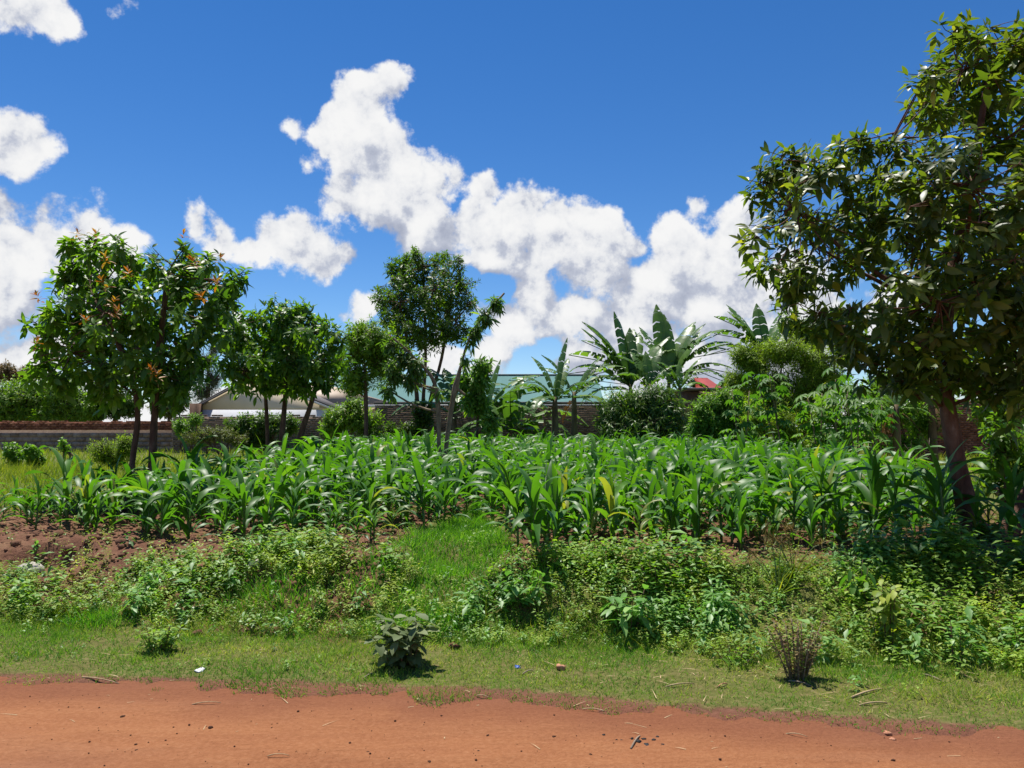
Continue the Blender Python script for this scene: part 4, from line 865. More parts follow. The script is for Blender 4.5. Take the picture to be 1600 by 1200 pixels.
# ------------------------------------------------------------------ maize
def maize_leaf(L, Wd, a0, curl, twist, seg=8, wave=0.0):
    t = np.linspace(0, 1, seg + 1); th = np.radians(a0 + curl * t ** 1.4); ds = L / seg
    R_ = np.concatenate([[0], np.cumsum(np.sin(th[:-1]) * ds)]); Z_ = np.concatenate([[0], np.cumsum(np.cos(th[:-1]) * ds)])
    w = Wd / 2 * np.clip(1.18 * (t + .12) ** .45 * (1 - t ** 2.6), .02, 1); V = []; F = []
    for i in range(seg + 1):
        a = twist * t[i]; c, s = math.cos(a), math.sin(a); n = np.array([0, -math.cos(th[i]), math.sin(th[i])])
        ex = np.array([c, 0, 0]) + n * s; up = n * .22 * w[i] * (1.6 - t[i]); wv = n * wave * math.sin(i * 2.1) * w[i]
        m = np.array([0, R_[i], Z_[i]])
        V += [m - ex * w[i] + up + wv, m, m + ex * w[i] + up - wv]
        if i:
            b = 3 * (i - 1); F += [(b, b + 1, b + 4), (b, b + 4, b + 3), (b + 1, b + 2, b + 5), (b + 1, b + 5, b + 4)]
    return np.array(V), np.array(F)
ML = [maize_leaf(*a) for a in ((.46, .078, 5, 40, .3, 8, .1), (.60, .084, 12, 100, -.5, 8, .12), (.66, .087, 20, 130, .6, 8, .15), (.72, .09, 28, 138, -.7, 8, .2), (.70, .088, 36, 125, .5, 8, .18), (.62, .085, 44, 100, -.4, 8, .2), (.48, .065, 56, 82, .5, 8, .2), (.72, .084, 16, 150, .8, 8, .2), (.64, .09, 30, 85, -.9, 8, .2))]
ML_ME = [make_mesh('leaf', V, F, M['maize'], None, True) for V, F in ML]
def stalk_geo():
    q = Geo(); q.add(*tube([(0, 0, -.04), (0, 0, .1), (.004, 0, .25), (0, 0, .42), (0, 0, .52)], [.016, .017, .015, .011, .004], 7), .5); return q
ST_ME = stalk_geo().mesh('stalk', M['maize_stalk'], (0, 0, 0), True); ST_T = (np.concatenate(stalk_geo().V), np.concatenate(stalk_geo().F))
pts = []
yy = 6.7
rows = np.arange(6.7, 30, .37)
for r_ in rows:
    for x in np.arange(-7.4, 8.4, .29):
        pts.append((x + rng.normal(0, .08), r_ + rng.normal(0, .09) + .12 * math.sin(x * .7)))
pts = np.array(pts); inL = inside(MAIZE_L, pts[:, 0], pts[:, 1]); inR = inside(MAIZE_R, pts[:, 0], pts[:, 1])
pts = np.concatenate([np.c_[pts[inL], np.zeros(inL.sum())], np.c_[pts[inR], np.ones(inR.sum())]])
pts = pts[rng.random(len(pts)) < .95]
pts = pts[np.argsort(pts[:, 1])]
far_t = {k: ([], []) for k in range(len(ML))}; far_s = []; nobj = 0
front = {}
for x, y, side in pts:
    key = (int(side), round(x / .45)); front.setdefault(key, y)
def plant_leaves(n):
    out = []; az0 = rng.uniform(0, 6.28)
    for k in range(n):
        f = k / (n - 1); az = az0 + (k % 2) * math.pi + rng.normal(0, .45)
        lib = (6, 5, 4) if f < .25 else ((3, 4, 2, 7, 8) if f < .6 else ((2, 3, 8, 1) if f < .85 else (0, 1)))
        out.append((int(rng.choice(lib)), .05 + .42 * f, az, rng.uniform(.85, 1.12), rng.normal(0, .08)))
    return out
for x, y, side in pts:
    z = hz(x, y); is_front = y < front[(int(side), round(x / .45))] + .3
    sc = rng.normal(.78, .15) * (1 + .10 * sstep((y - 9) / 6)) * (.92 if is_front and side == 0 else 1)
    if x < -5.6: sc *= .62
    if side == 0 and -1.9 < x < -.9 and y < 8.6: sc *= .7
    sc = max(.45, sc); n = int(rng.integers(9, 12)); spec = plant_leaves(n)
    px = 800 + FPX * x / y
    if nobj < 300 and -30 < px < 1630:
        nobj += 1
        if side == 0: lab, gp = (('young maize plant in the front row along bare soil left of the grassy path', 'front row of maize left of the path') if is_front else ('young maize plant behind the front row left of the grassy path', 'maize behind the front row left of the path'))
        else: lab, gp = (('young maize plant in the front row above the weeds right of the grassy path', 'front row of maize right of the path') if is_front else ('young maize plant behind the front row right of the grassy path', 'maize behind the front row right of the path'))
        if x < -5.5: lab, gp = 'stunted maize plant at the far left end of the plot', 'stunted maize at the left end'
        elif side == 0 and -1.9 < x < -.9 and y < 8.6: lab, gp = 'short maize plant at the corner of the left block beside ramp grass', 'short maize at the ramp corner'
        elif side == 1 and x > 4.2: lab, gp = 'shaded maize plant close to the leaning avocado trunk', 'shaded maize by the avocado trunk'
        elif side == 1 and x < .35 and y < 8.2: lab, gp = 'maize plant on the corner of right block overhanging ramp grass', 'maize on the right ramp corner'
        hue = rng.normal(0, .18)
        root = empty('maize_plant', (x, y, z), lab, 'maize plant', gp); root.rotation_euler = (rng.normal(0, .05), rng.normal(0, .05), 0); root.scale = (sc,) * 3
        link('stalk', ST_ME, root)
        for (k, h, az, s, tl) in spec:
            o = bpy.data.objects.new('leaf', ML_ME[k]); COL.objects.link(o); o.parent = root; o.location = (0, 0, h); o.rotation_euler = (tl, 0, az); o.scale = (s, s, s)
            v = float(np.clip(rng.normal(.5, .2) + hue + .35 * (h < .12) * rng.random(), 0, 1)); o.color = (v, v, v, 1)
    else:
        far_s.append((x, y, z, sc))
        for (k, h, az, s, tl) in spec:
            c, s_ = math.cos(az), math.sin(az); far_t[k][0].append((x, y, z + h * sc)); far_t[k][1].append(np.array([[c, -s_, 0], [s_, c, 0], [0, 0, 1]]) * s * sc)
q = Geo()
for k in far_t: q.inst(ML[k], far_t[k][0], far_t[k][1], np.clip(rng.normal(.45, .22, len(far_t[k][0])), 0, 1))
o = q.obj('maize_crop', M['maize'], smooth=True); tag(o, 'further rows of green maize filling the back of plot', 'maize', kind='stuff')
q = Geo(); q.inst(ST_T, [p[:3] for p in far_s], [np.eye(3) * p[3] for p in far_s]); o2 = q.obj('stalks', M['maize_stalk'], o, smooth=True); tag(o2, kind='stuff')

# ------------------------------------------------------------------ grass and weeds
def blades(N, xr, yr, ok, hgt, wid, tintf, lean=.5, cluster=0):
    x = rng.uniform(*xr, N); y = rng.uniform(*yr, N); p = ok(x, y); k = rng.random(N) < p; x, y = x[k], y[k]
    if cluster:
        x = np.repeat(x, cluster) + rng.normal(0, .018, len(x) * cluster); y = np.repeat(y, cluster) + rng.normal(0, .018, len(y) * cluster)
    n = len(x); z = height(x, y) - .005; h = hgt(x, y) * rng.uniform(.55, 1.25, n)
    d = unit(np.stack([rng.normal(0, lean, n), rng.normal(0, lean, n), np.ones(n)], 1)); nn = perp(d)
    return np.stack([x, y, z], 1), frames(d, nn, np.stack([h * .0 + wid * rng.uniform(.7, 1.3, n), h, h], 1)), tintf(x, y, n)
BL = (BLADE[0] * np.array([1 / .075, 1, 1]), BLADE[1])
def S(x, y): return y - edge_y(x)
# short roadside verge
def verge_ok(x, y):
    s = S(x, y); n = fbm(x * 1.7, y * 2.2, 4); up_ = height(x, y) - road_z(x, y)
    return np.clip((sstep((up_ + .012) / .010) * .95 + .05 * (s > -.12)) * (1.0 + 1.7 * n) * sstep((1.75 - s) / .3), 0, 1) * np.clip(1.1 - .35 * sstep((x - .2) / 1.0) * sstep((1.1 - s) / .8), .2, 1)
def verge_h(x, y):
    s = S(x, y); return (.020 + .012 * sstep((s - .1) / .3) + .035 * sstep((s - .5) / .9) + .026 * np.maximum(0, fbm(x * 2.4, y * 2.4, 3) * 2))
def verge_t(x, y, n):
    dry = .34 + .22 * sstep((x + .5) / 3.5) + .75 * fbm(x * 1.3 + 9, y * 2.0, 4); return np.clip(dry + rng.normal(0, .20, n), 0, 1)
P1, M1, T1 = blades(200000, (-5.4, 4.6), (3.4, 7.0), verge_ok, verge_h, .0045, verge_t, .75)
q = Geo(); q.inst(BL, P1, M1, T1); tag(q.obj('verge_grass', M['grass']), 'short sunlit roadside grass between dirt road and weedy bank', 'grass', kind='stuff')
# lush grass on the path up to the field and in pockets on the bank
def zone(px, py, rx, ry):
    c = G(px, py); l = G(px - rx, py); u = G(px, py - ry); d = G(px, min(1190, py + ry))
    return (c.x, c.y, max(.05, abs(c.x - l.x)), max(.08, abs(u.y - d.y) / 2))
def zsum(zs, x, y):
    r = np.zeros(len(x))
    for (cx, cy, rx, ry) in zs: r = np.maximum(r, np.exp(-(((x - cx) / rx) ** 2 + ((y - cy) / ry) ** 2) ** 1.5))
    return r
LZ = [zone(*a) for a in ((728, 812, 62, 26), (715, 850, 92, 32), (705, 890, 110, 36), (690, 935, 100, 30), (650, 985, 70, 18), (560, 920, 50, 20), (400, 935, 60, 26), (470, 930, 40, 25), (600, 890, 40, 20), (740, 930, 50, 20), (460, 960, 40, 20), (150, 975, 40, 8), (850, 900, 30, 16))]
P1, M1, T1 = blades(100000, (-4.5, 1.2), (5.5, 12.0), lambda x, y: np.clip(zsum(LZ, x, y) * 1.5, 0, 1) * ~((inside(MAIZE_L, x, y) | inside(MAIZE_R, x, y)) & (y > 7)), lambda x, y: .11 + .07 * np.maximum(0, fbm(x * 3, y * 3, 2) * 2), .0065, lambda x, y, n: np.clip(.45 + .5 * fbm(x * 2, y * 2, 3) + rng.normal(0, .2, n), 0, 1), .45)
q = Geo(); q.inst(BL, P1, M1, T1); tag(q.obj('path_grass', M['lush']), 'lush bright green grass on the ramp between maize blocks', 'grass', kind='stuff')
# tall meadow grass left of the maize and around the trees behind
def meadow_ok(x, y): return np.where(inside(MAIZE_L, x, y) | inside(MAIZE_R, x, y) | (S(x, y) < bank_end(x) + .4), 0, 1.0) * np.clip(.8 + fbm(x * .8, y * .8, 3), 0, 1)
P1, M1, T1 = blades(26000, (-15, -4.4), (9.2, 22), meadow_ok, lambda x, y: .26 + .16 * fbm(x * .9, y * .9, 3) * 2, .011, lambda x, y, n: np.clip(.5 + .6 * fbm(x * .7, y * .7, 3) + rng.normal(0, .2, n), 0, 1), .4)
P2, M2, T2 = blades(26000, (-27, 19), (16, 36), meadow_ok, lambda x, y: .28 + .12 * fbm(x * .6, y * .6, 2) * 2, .022, lambda x, y, n: np.clip(.45 + .6 * fbm(x * .5, y * .5, 3) + rng.normal(0, .2, n), 0, 1), .4)
P3, M3, T3 = blades(5000, (4.8, 12), (8.5, 18), meadow_ok, lambda x, y: .16 + 0 * x, .012, lambda x, y, n: np.clip(.55 + .5 * fbm(x * .7, y * .7, 3) + rng.normal(0, .2, n), 0, 1), .5)
q = Geo(); q.inst(BL, P1, M1, T1); q.inst(BL, P2, M2, T2); q.inst(BL, P3, M3, T3); tag(q.obj('meadow_grass', M['meadow']), 'tall yellow green grass around the maize plot', 'grass', kind='stuff')
# creeping and bushy weeds of the bank
def herb(n, h, sp, size, tpl, w=1.0, droop=.2):
    q = Geo(); P = []; L = []
    for st in range(3):
        a = rng.uniform(0, 6.28); e = np.array([math.cos(a) * sp * rng.random(), math.sin(a) * sp * rng.random(), h * rng.uniform(.6, 1)])
        for j in range(n // 3):
            f = (j + 1) / (n // 3); az = j * 2.4 + rng.random() * 1.5; P.append(e * f); L.append((math.cos(az), math.sin(az), rng.uniform(-.2, .7) - droop))
    P = np.array(P); L = unit(np.array(L)); nn = unit(np.array([0, 0, 1.0]) + rvec(len(L)) * .4); s = size * rng.uniform(.6, 1.25, len(L))
    q.inst(tpl, P, frames(L, nn, np.stack([s * w, s, s], 1))); return np.concatenate(q.V), np.concatenate(q.F)
HERB = {'A': [herb(21, .19, .13, .045, LEAF4R, .9) for _ in range(5)], 'B': [herb(33, .17, .11, .032, LEAF4, .9) for _ in range(5)], 'C': [herb(15, .22, .10, .08, LEAF4, 1.1, .4) for _ in range(5)], 'R': [herb(21, .22, .08, .035, LEAF4N, 1.2) for _ in range(4)]}
N = 52000
x = rng.uniform(-8, 6.8, N); y = rng.uniform(4.6, 10.5, N); s = S(x, y); e = bank_end(x)
top = e + .15 + .25 * fbm(x * 1.1, 7.7, 3)
top = np.where(x < -1.1, e - .3 + .9 * fbm(x * 1.5, 2.2, 3) + .35 * np.exp(-((x + 2.2) / .8) ** 2), top)
s0 = 1.12 + .45 * fbm(x * 1.2, 4.4, 3) - .12 * sstep((x - 1.5) / 2)
dens = sstep((s - s0) / .25) * sstep((top - s) / .3) * np.clip(.75 + 1.0 * fbm(x * 1.5, y * 1.5, 3), .12, 1)
hx, hy = HOLE; dens *= sstep(np.sqrt(((x - hx) / .5) ** 2 + ((y - hy) / .38) ** 2) - .75)
dens *= 1 - .95 * np.clip(1.25 * zsum(LZ, x, y), 0, 1); dens = np.maximum(dens, .04 * (s > e - 1.0) * (y < 9.5) * (1 + 2 * fbm(x * 3, y * 3, 2))); dens = np.maximum(dens, .05 * (s > .25) * np.clip(.5 + 2.2 * fbm(x * 1.8, y * 2.4, 3), 0, 1))
k = rng.random(N) < dens; x, y, s = x[k], y[k], s[k]
AZ = [zone(*a) for a in ((280, 890, 110, 34), (930, 900, 60, 24), (1030, 910, 40, 30), (880, 940, 60, 24), (60, 940, 60, 20), (1300, 930, 80, 40), (1180, 920, 60, 30), (1450, 950, 90, 40))]
BZ = [zone(*a) for a in ((540, 930, 85, 40), (620, 950, 60, 30), (860, 985, 70, 26), (120, 930, 60, 16), (850, 960, 60, 20), (1250, 985, 60, 20), (680, 945, 40, 14), (1390, 960, 40, 50))]
CZ = [zone(*a) for a in ((1000, 970, 50, 36), (760, 960, 60, 26), (820, 930, 40, 20), (1090, 980, 60, 18), (1150, 960, 60, 30), (1350, 900, 40, 16), (210, 945, 18, 12))]
RZ = [zone(*a) for a in ((1280, 1010, 60, 14), (120, 945, 70, 14), (1450, 1010, 50, 14), (1500, 930, 60, 30), (800, 990, 40, 12), (1225, 860, 60, 10))]
nz = fbm(x * 2.1, y * 2.1, 3)
wA = .26 + zsum(AZ, x, y) * 2 + np.maximum(0, nz); wB = .45 + zsum(BZ, x, y) * 2.2 + np.maximum(0, -nz); wC = .10 + zsum(CZ, x, y) * 2.0; wR = .018 + zsum(RZ, x, y) * .7
u = rng.random(len(x)) * (wA + wB + wC + wR)
sp = np.where(u < wA, 0, np.where(u < wA + wB, 1, np.where(u < wA + wB + wC, 2, 3)))
hs = rng.uniform(.55, 1.3, len(x)) * (1.15 + 1.1 * fbm(x * 1.5 + 3, y * 1.5, 3)) * np.where(s < 1.0, .38, np.where(s < 1.5, .72, 1)) * np.where(s > e[k], .55, 1) * np.where(x < -2.2, .72, 1) * np.where(x > 2.6, 1.25, 1)
for ci, (code, mat, nm, lab) in enumerate((('A', 'weedA', 'broadleaf_weeds', 'tangled dark green broadleaf weeds covering the bank'), ('B', 'weedB', 'fine_weeds', 'fine leaved yellow green weeds covering the bank'), ('C', 'weedC', 'lush_weeds', 'larger leaved fresh green weeds scattered on the bank'), ('R', 'rust', 'rusty_weeds', 'rusty seeding weeds scattered through the bank'))):
    q = Geo()
    for v, tp in enumerate(HERB[code]):
        i = np.where((sp == ci) & (np.arange(len(x)) % len(HERB[code]) == v))[0]
        if not len(i): continue
        a = rng.uniform(0, 6.28, len(i)); c_, s_ = np.cos(a), np.sin(a); o_ = np.zeros(len(i)); sc = hs[i]
        Mx = np.stack([np.stack([c_ * sc, -s_ * sc, o_], 1), np.stack([s_ * sc, c_ * sc, o_], 1), np.stack([o_, o_, sc], 1)], 1)
        q.inst(tp, np.stack([x[i], y[i], height(x[i], y[i]) - .01], 1), Mx, np.clip(rng.normal(.45, .25, len(i)), 0, 1))
    tag(q.obj(nm, M[mat]), lab, 'weeds', kind='stuff')
# wiry grass among the weeds
def wiry_ok(xx, yy): 
    s = S(xx, yy); return sstep((s - 1.0) / .4) * sstep((bank_end(xx) + .1 - s) / .4) * np.clip(.45 + fbm(xx * 1.9 + 40, yy * 1.9, 3), 0, .8) * np.where(xx < -1.1, np.where(s > bank_end(xx) - .9, .15, 1), 1)
P1, M1, T1 = blades(42000, (-8, 6.6), (4.7, 10), wiry_ok, lambda x, y: .13 + .08 * fbm(x * 3, y * 3, 2) * 2, .005, lambda x, y, n: np.clip(rng.normal(.5, .28, n), 0, 1), .6)
q = Geo(); q.inst(BL, P1, M1, T1); tag(q.obj('wild_grass', M['meadow']), 'wiry wild grass growing among the bank weeds', 'grass', kind='stuff')

# ------------------------------------------------------------------ single plants on the bank and verge
def shrublet(name, label, cat, px, py, hgt, wid, nst, nl, leaf, tpl, key, mat, stem='bark', lw=1.0, droop=.4, at=None):
    p = G(px, py); root = empty(name, (p.x, p.y, p.z), label, cat); P = []; L = []
    for k in range(nst):
        a = k * 2.4 + rng.random(); rr = wid / 2 * rng.uniform(.25, 1); e = np.array([math.cos(a) * rr, math.sin(a) * rr * .8, hgt * rng.uniform(.55, 1)]); C = bez((e[0] * .3 + rng.normal(0, .01), e[1] * .3 + rng.normal(0, .01), -.02), e, (0, 0, hgt * .12), 5)
        q = Geo(); q.add(*tube(C, np.linspace(.0042, .002, 5), 4), .5); link('stem', q.mesh('stem', M[stem]), root)
        for j in range(nl):
            f = .08 + .92 * (j + 1) / nl; i = f * 4; b = int(min(i, 3)); c = C[b] + (C[b + 1] - C[b]) * (i - b); az = j * 2.4 + rng.random()
            P.append(c); L.append((math.cos(az), math.sin(az), rng.uniform(-.3, .7) - droop + .5 * (f > .95)))
    P = np.array(P) + np.array(root.location); L = unit(np.array(L)); nn = unit(np.array([0, 0, 1.0]) + rvec(len(L)) * .3); s = leaf * rng.uniform(.65, 1.25, len(L))
    leaf_objects('leaf', tpl, key, M[mat], P, frames(L, nn, np.stack([s * lw, s, s], 1)), root)
    return root
shrublet('roadside_shrub', 'dark broad leaved bush at the road edge in front of the bank', 'shrub', 632, 1042, .36, .52, 17, 15, .10, LEAF12W, 'l12w', 'sodom', 'bark', 1.3, .25)
shrublet('roadside_shrub', 'small upright leafy bush alone on the verge at left', 'shrub', 250, 1020, .20, .32, 18, 16, .06, LEAF12, 'l12', 'weedA', 'bark', 1.0, .1)
shrublet('dry_bush', 'dry brown twiggy bush on the verge at right', 'shrub', 1245, 1060, .36, .42, 22, 34, .042, LEAF4, 'l4', 'rust', 'wood', 1.0, .0)
shrublet('mango_seedling', 'seedling with long hanging leaves below the avocado tree', 'plant', 1345, 945, .34, .26, 4, 9, .15, LEAF12, 'l12', 'cassava', 'bark', .9, .8)
shrublet('amaranth_plant', 'reddish stemmed weed at foot of shaded bank', 'plant', 1495, 1035, .34, .22, 5, 10, .07, LEAF12W, 'l12w', 'weedC', 'barkred', .9, .1)
shrublet('leafy_weed', 'pale leaved weed at the right border of the verge', 'plant', 1592, 1030, .32, .3, 5, 8, .08, LEAF12W, 'l12w', 'weedC', 'bark', .9, .1)
shrublet('leafy_weed', 'clump of broad pointed leaves in the middle of the bank', 'plant', 985, 985, .30, .42, 9, 8, .15, LEAF12, 'l12', 'weedC', 'bark', 1.0, .3)
shrublet('leafy_weed', 'large leaved weed below the corner of the right maize block', 'plant', 820, 955, .30, .40, 7, 8, .15, LEAF12W, 'l12w', 'weedC', 'bark', .8, .3)
shrublet('leafy_weed', 'weed with one pale hanging leaf on left part of bank', 'plant', 212, 960, .22, .26, 5, 7, .11, LEAF12, 'l12', 'weedC', 'bark', 1.0, .4)
shrublet('leafy_weed', 'bright round leaved weed high on the bank under the maize', 'plant', 1025, 935, .28, .34, 8, 8, .075, LEAF12W, 'l12w', 'bright', 'bark', 1.1, .2)
shrublet('climbing_weed', 'yellow green vine hanging down shaded bank below avocado tree', 'plant', 1385, 1020, .62, .30, 9, 14, .075, LEAF12W, 'l12w', 'weedB', 'bark', 1.2, .5)
shrublet('leafy_weed', 'cluster of small fresh leaves at right end of the ramp grass', 'plant', 780, 915, .2, .3, 7, 8, .06, LEAF12W, 'l12w', 'bright', 'bark', 1.1, .2)
shrublet('leafy_weed', 'low spreading weed on the verge edge right of centre', 'plant', 1150, 1040, .14, .4, 9, 8, .05, LEAF12W, 'l12w', 'bright', 'bark', 1.0, .1)
# sedge with brown feathery heads
for (px, py, lab) in ((1240, 905, 'tall sedge with brown feathery heads beside the shaded soil'), (1215, 930, 'smaller sedge with bent stems left of the taller sedge')):
    p = G(px, py); root = empty('sedge', (p.x, p.y, p.z), lab, 'plant')
    for k in range(7):
        a = rng.uniform(0, 6.28); e = np.array([math.cos(a) * .22, math.sin(a) * .12, rng.uniform(.26, .42)]); q = Geo(); q.add(*tube(bez((0, 0, 0), e, (0, 0, .12), 6), np.linspace(.004, .002, 6), 4), .5); link('stem', q.mesh('stem', M['maize_stalk']), root)
        q = Geo(); n = 22; d = unit(rvec(n) + [0, 0, .3]); q.inst(BL, np.repeat(e[None], n, 0), frames(d, perp(d), np.stack([np.full(n, .006), np.full(n, .09), np.full(n, .09)], 1))); link('flower_head', q.mesh('flower_head', M['rust']), root)
    n = 16; d = unit(rvec(n) * .8 + [0, 0, .9]); q = Geo(); q.inst(BL, np.zeros((n, 3)), frames(d, perp(d), np.stack([np.full(n, .009), np.full(n, .4), np.full(n, .4)], 1))); link('blades', q.mesh('blades', M['meadow']), root)['kind'] = 'stuff'

# ------------------------------------------------------------------ stones, clods, litter
def lump(seed, n=2, flat=.6, rough=.3):
    r = np.random.default_rng(seed); bm_v = []
    import bmesh
    bm = bmesh.new(); bmesh.ops.create_icosphere(bm, subdivisions=n, radius=1)
    for v in bm.verts:
        c = v.co; k = 1 + rough * (vnoise(c.x * 1.3 + seed * 3.1 + 9, c.y * 1.3 + c.z * 1.7 + seed) - .5) * 2 + .5 * rough * (vnoise(c.x * 4 + c.z * 3 + seed, c.y * 4 + 5 * c.z) - .5); v.co = Vector((c.x * k, c.y * k, c.z * k * flat))
    V = np.array([v.co[:] for v in bm.verts]); F = np.array([[v.index for v in f.verts] for f in bm.faces]); bm.free(); return V, F
def rock(name, label, cat, px, py, wpx, mat, flat=.6, seed=1, group=None, sub=2, sink=.25):
    p = G(px, py); r = wpx / 2 * p.y / FPX; V, F = lump(seed, sub, flat, .45)
    o = link(name, make_mesh(name, V * r, F, M[mat], None, sub < 2), None, (p.x, p.y, p.z + r * flat * (1 - 2 * sink))); o.rotation_euler.z = seed * 1.7; tag(o, label, cat, group); return o
rock('brick_fragment', 'pale orange broken brick lying on the verge right of centre', 'brick', 876, 1046, 19, 'redstone', .7, 11)
rock('rock', 'white flat rock at the mouth of the hollow in the left bank', 'rock', 50, 896, 40, 'stone', .5, 12)
rock('rock', 'pale grey rock half buried under the left maize', 'rock', 398, 884, 20, 'stone', .7, 13)
rock('plastic_scrap', 'white crumpled plastic scrap on the left verge', 'litter', 311, 1050, 16, 'plastic_w', .45, 14)
rock('plastic_scrap', 'blue crumpled plastic scrap in the verge grass', 'litter', 809, 1044, 11, 'plastic_b', .5, 15)
rock('soil_clod', 'reddish soil clod on verge below the lush grass', 'clod', 310, 993, 22, 'earthclod', .6, 16)
rock('soil_clod', 'heap of crumbled soil at foot of the grassy bank', 'clod', 393, 985, 34, 'earthclod', .35, 17, None, 3, .35)
rock('soil_clod', 'dry brown clod beside the roadside bush', 'clod', 708, 1013, 22, 'earthclod', .5, 18)
rock('stone', 'flat pale stone on the road near right grass edge', 'stone', 1387, 1147, 13, 'redstone', .4, 19)
rock('stone', 'small flat stone below the pale stone at right', 'stone', 1394, 1156, 10, 'redstone', .4, 20)
for k, (px, py, w, lab) in enumerate(((191, 1121, 8, 'dark pebble at left on the road, upper of the two big ones'), (329, 1138, 9, 'dark oval pebble on the road left of centre'), (212, 1164, 6, 'upper pebble of a close pair at lower left'), (213, 1173, 6, 'lower pebble of a close pair at lower left'),
                                     (671, 1192, 8, 'dark pebble at the bottom middle of the road'), (748, 1175, 6, 'dark pebble on road straight below the brick fragment'), (762, 1150, 6, 'dark pebble on the road nearer the verge in the middle'), (865, 1152, 7, 'brown pebble on the road right of the middle'),
                                     (923, 1180, 6, 'pebble left of the charcoal bits'), (1396, 1189, 8, 'dark pebble at lower right of the road'), (130, 1110, 5, 'tiny dark pebble near the left grass edge'), (552, 1127, 7, 'pebble in the road below the roadside bush'), (574, 1176, 6, 'brown pebble in the lower middle left'))):
    rock('pebble', lab, 'pebble', px, py, w, 'clod', .6, 30 + k, 'pebbles on the dirt road', 1)
for k, (px, py, w, lab) in enumerate(((987, 1155, 7, 'narrow charcoal piece left of the main charcoal cluster'), (997, 1160, 11, 'biggest black charcoal piece beside the burnt stick head'), (1006, 1156, 9, 'charcoal piece at the top of the cluster'), (1010, 1165, 10, 'lowest charcoal piece right of the burnt stick'), (1021, 1157, 8, 'charcoal piece at the right of the cluster'), (1028, 1152, 7, 'upper right charcoal piece'), (970, 1157, 5, 'small charcoal bit lying left of cluster'), (963, 1156, 4, 'leftmost tiny charcoal bit of the pair'), (943, 1149, 6, 'lone dark charcoal bit far left of the cluster'), (1036, 1164, 6, 'outlying charcoal bit right of the cluster'))):
    rock('charcoal_piece', lab, 'charcoal', px, py, w, 'charcoal', .45, 50 + k, 'charcoal pieces on the road', 1)
def stick(name, label, cat, a, b, wpx, mat, lift=.008, group=None, bend=.02):
    p, q_ = G(*a), G(*b); C = bez((0, 0, lift), Vector(q_) - Vector(p) + Vector((0, 0, lift)), (0, 0, bend), 6); r = .6 * wpx / 2 * p.y / FPX; g_ = Geo(); g_.add(*tube(C, np.linspace(r, r * .6, 6), 5), .5)
    o = link(name, g_.mesh(name, M[mat]), None, p); tag(o, label, cat, group)
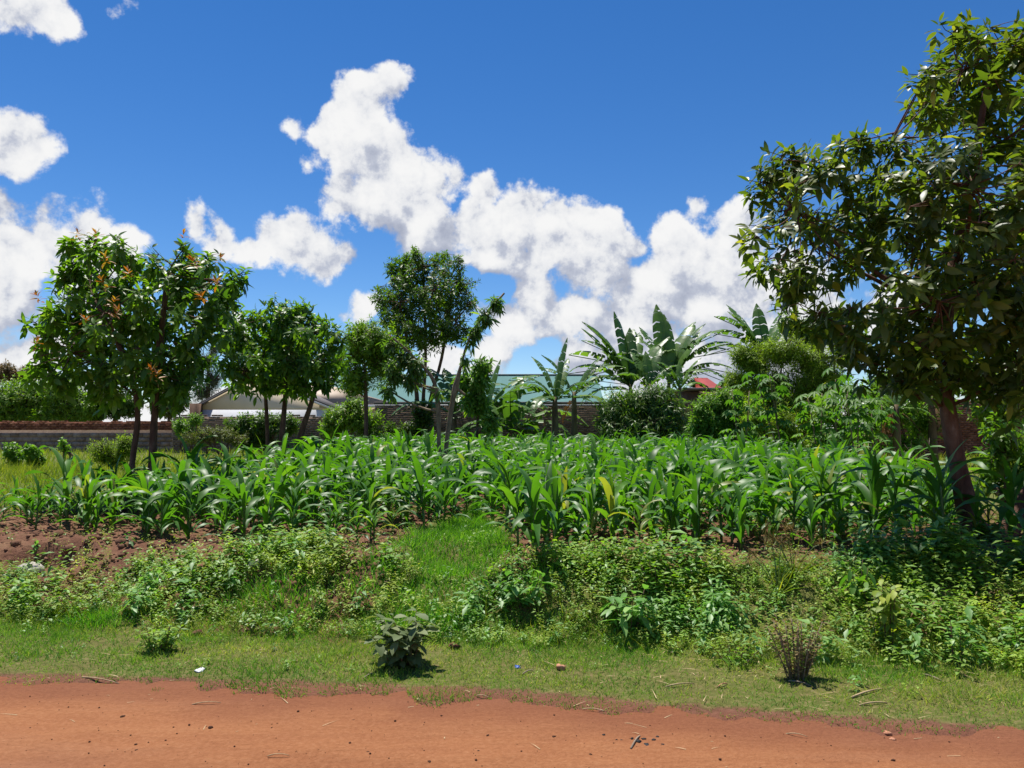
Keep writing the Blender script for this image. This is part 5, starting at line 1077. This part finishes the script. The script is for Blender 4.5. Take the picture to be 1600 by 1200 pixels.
for a, b, wd, mat, lab in (((1330, 1092), (1380, 1078), 6, 'straw', 'thick pale stick in the grass below the shaded bank'), ((1343, 1104), (1386, 1100), 5, 'straw', 'flat straw coloured stick on the right verge'), ((946, 1114), (910, 1110), 3, 'straw', 'long pale straw stalk on the road right of centre'),
                           ((986, 1172), (1000, 1152), 6, 'wood', 'half burnt stick among the charcoal'), ((745, 1089), (766, 1093), 3, 'straw', 'short straw stalk on the road below middle verge'), ((128, 1060), (186, 1070), 4, 'straw', 'long straw stalk along the left road edge'), ((418, 1184), (452, 1183), 3, 'straw', 'thin straw at the bottom left of road'),
                           ((568, 1062), (585, 1054), 4, 'wood', 'brown stick under the roadside bush'), ((1040, 1075), (1085, 1070), 4, 'straw', 'dry stalk lying along the verge right of the brick fragment'), ((1121, 1076), (1136, 1070), 5, 'redstone', 'reddish bark chip on the right verge'), ((815, 1056), (833, 1049), 4, 'wood', 'brown stick just left of the brick fragment'), ((1232, 1066), (1268, 1074), 4, 'wood', 'dark stick under the dry bush'),
                           ((1228, 1149), (1262, 1154), 3, 'straw', 'twisted straw on the road at right'), ((300, 1103), (345, 1100), 3, 'straw', 'pale straw streak on the left part of road'), ((1440, 1055), (1475, 1068), 5, 'wood', 'pinkish dead stick in the right hand verge')):
    stick('stick', lab, 'stick', a, b, wd, mat)
# fine grit and straw too small to pick apart
n = 2600; x = rng.uniform(-5, 4.5, n); y = rng.uniform(2.6, 5.2, n); k = S(x, y) < 0; x, y = x[k], y[k]; q = Geo(); sz = .001 + rng.gamma(1.1, .0012, len(x))
q.inst(lump(5, 1, .7, .3), np.stack([x, y, road_z(x, y) + sz * .3], 1), np.eye(3)[None] * sz[:, None, None]); tag(q.obj('grit', M['clod']), 'fine dark grit strewn over the dirt road', 'grit', kind='stuff')
n = 900; x = rng.uniform(-5, 4.5, n); y = rng.uniform(3.2, 6.4, n); s = S(x, y); k = (s > -.6) & (s < 1.6) & (rng.random(n) < np.where(s < 0, .25, .35 + .5 * (x > 0))); x, y = x[k], y[k]; m_ = len(x); a = rng.uniform(0, 3.14, m_); d = np.stack([np.cos(a), np.sin(a), rng.normal(0, .1, m_)], 1)
zz = np.maximum(height(x, y), road_z(x, y)) + rng.uniform(.003, .03, m_) * (S(x, y) > .1) + .003
q = Geo(); q.inst(BL, np.stack([x, y, zz], 1), frames(d, np.tile([0, 0, 1.0], (m_, 1)), np.stack([rng.uniform(.003, .006, m_), rng.uniform(.03, .13, m_), np.full(m_, .02)], 1))); tag(q.obj('straw_litter', M['straw']), 'scattered bits of dry straw on verge and road', 'straw', kind='stuff')
# clods on the bare soil of the maize plot
n = 9000; x = rng.uniform(-7.2, 5.4, n); y = rng.uniform(6.3, 11, n); s = S(x, y); k = (s > bank_end(x) - np.where(x < -1.1, 1.1, .1)) & ~((np.abs(x + .5) < .45) & (y < 10)) & (y < 11); x, y = x[k], y[k]; q = Geo(); sz = rng.gamma(2.0, .007, len(x)) + .004
for v in range(4):
    i = np.arange(len(x)) % 4 == v; q.inst(lump(60 + v, 1, .75, .5), np.stack([x[i], y[i], height(x[i], y[i]) + sz[i] * .2], 1), np.eye(3)[None] * sz[i][:, None, None])
tag(q.obj('soil_crumbs', M['earthclod']), 'loose crumbly soil clods under the maize', 'soil', kind='stuff')
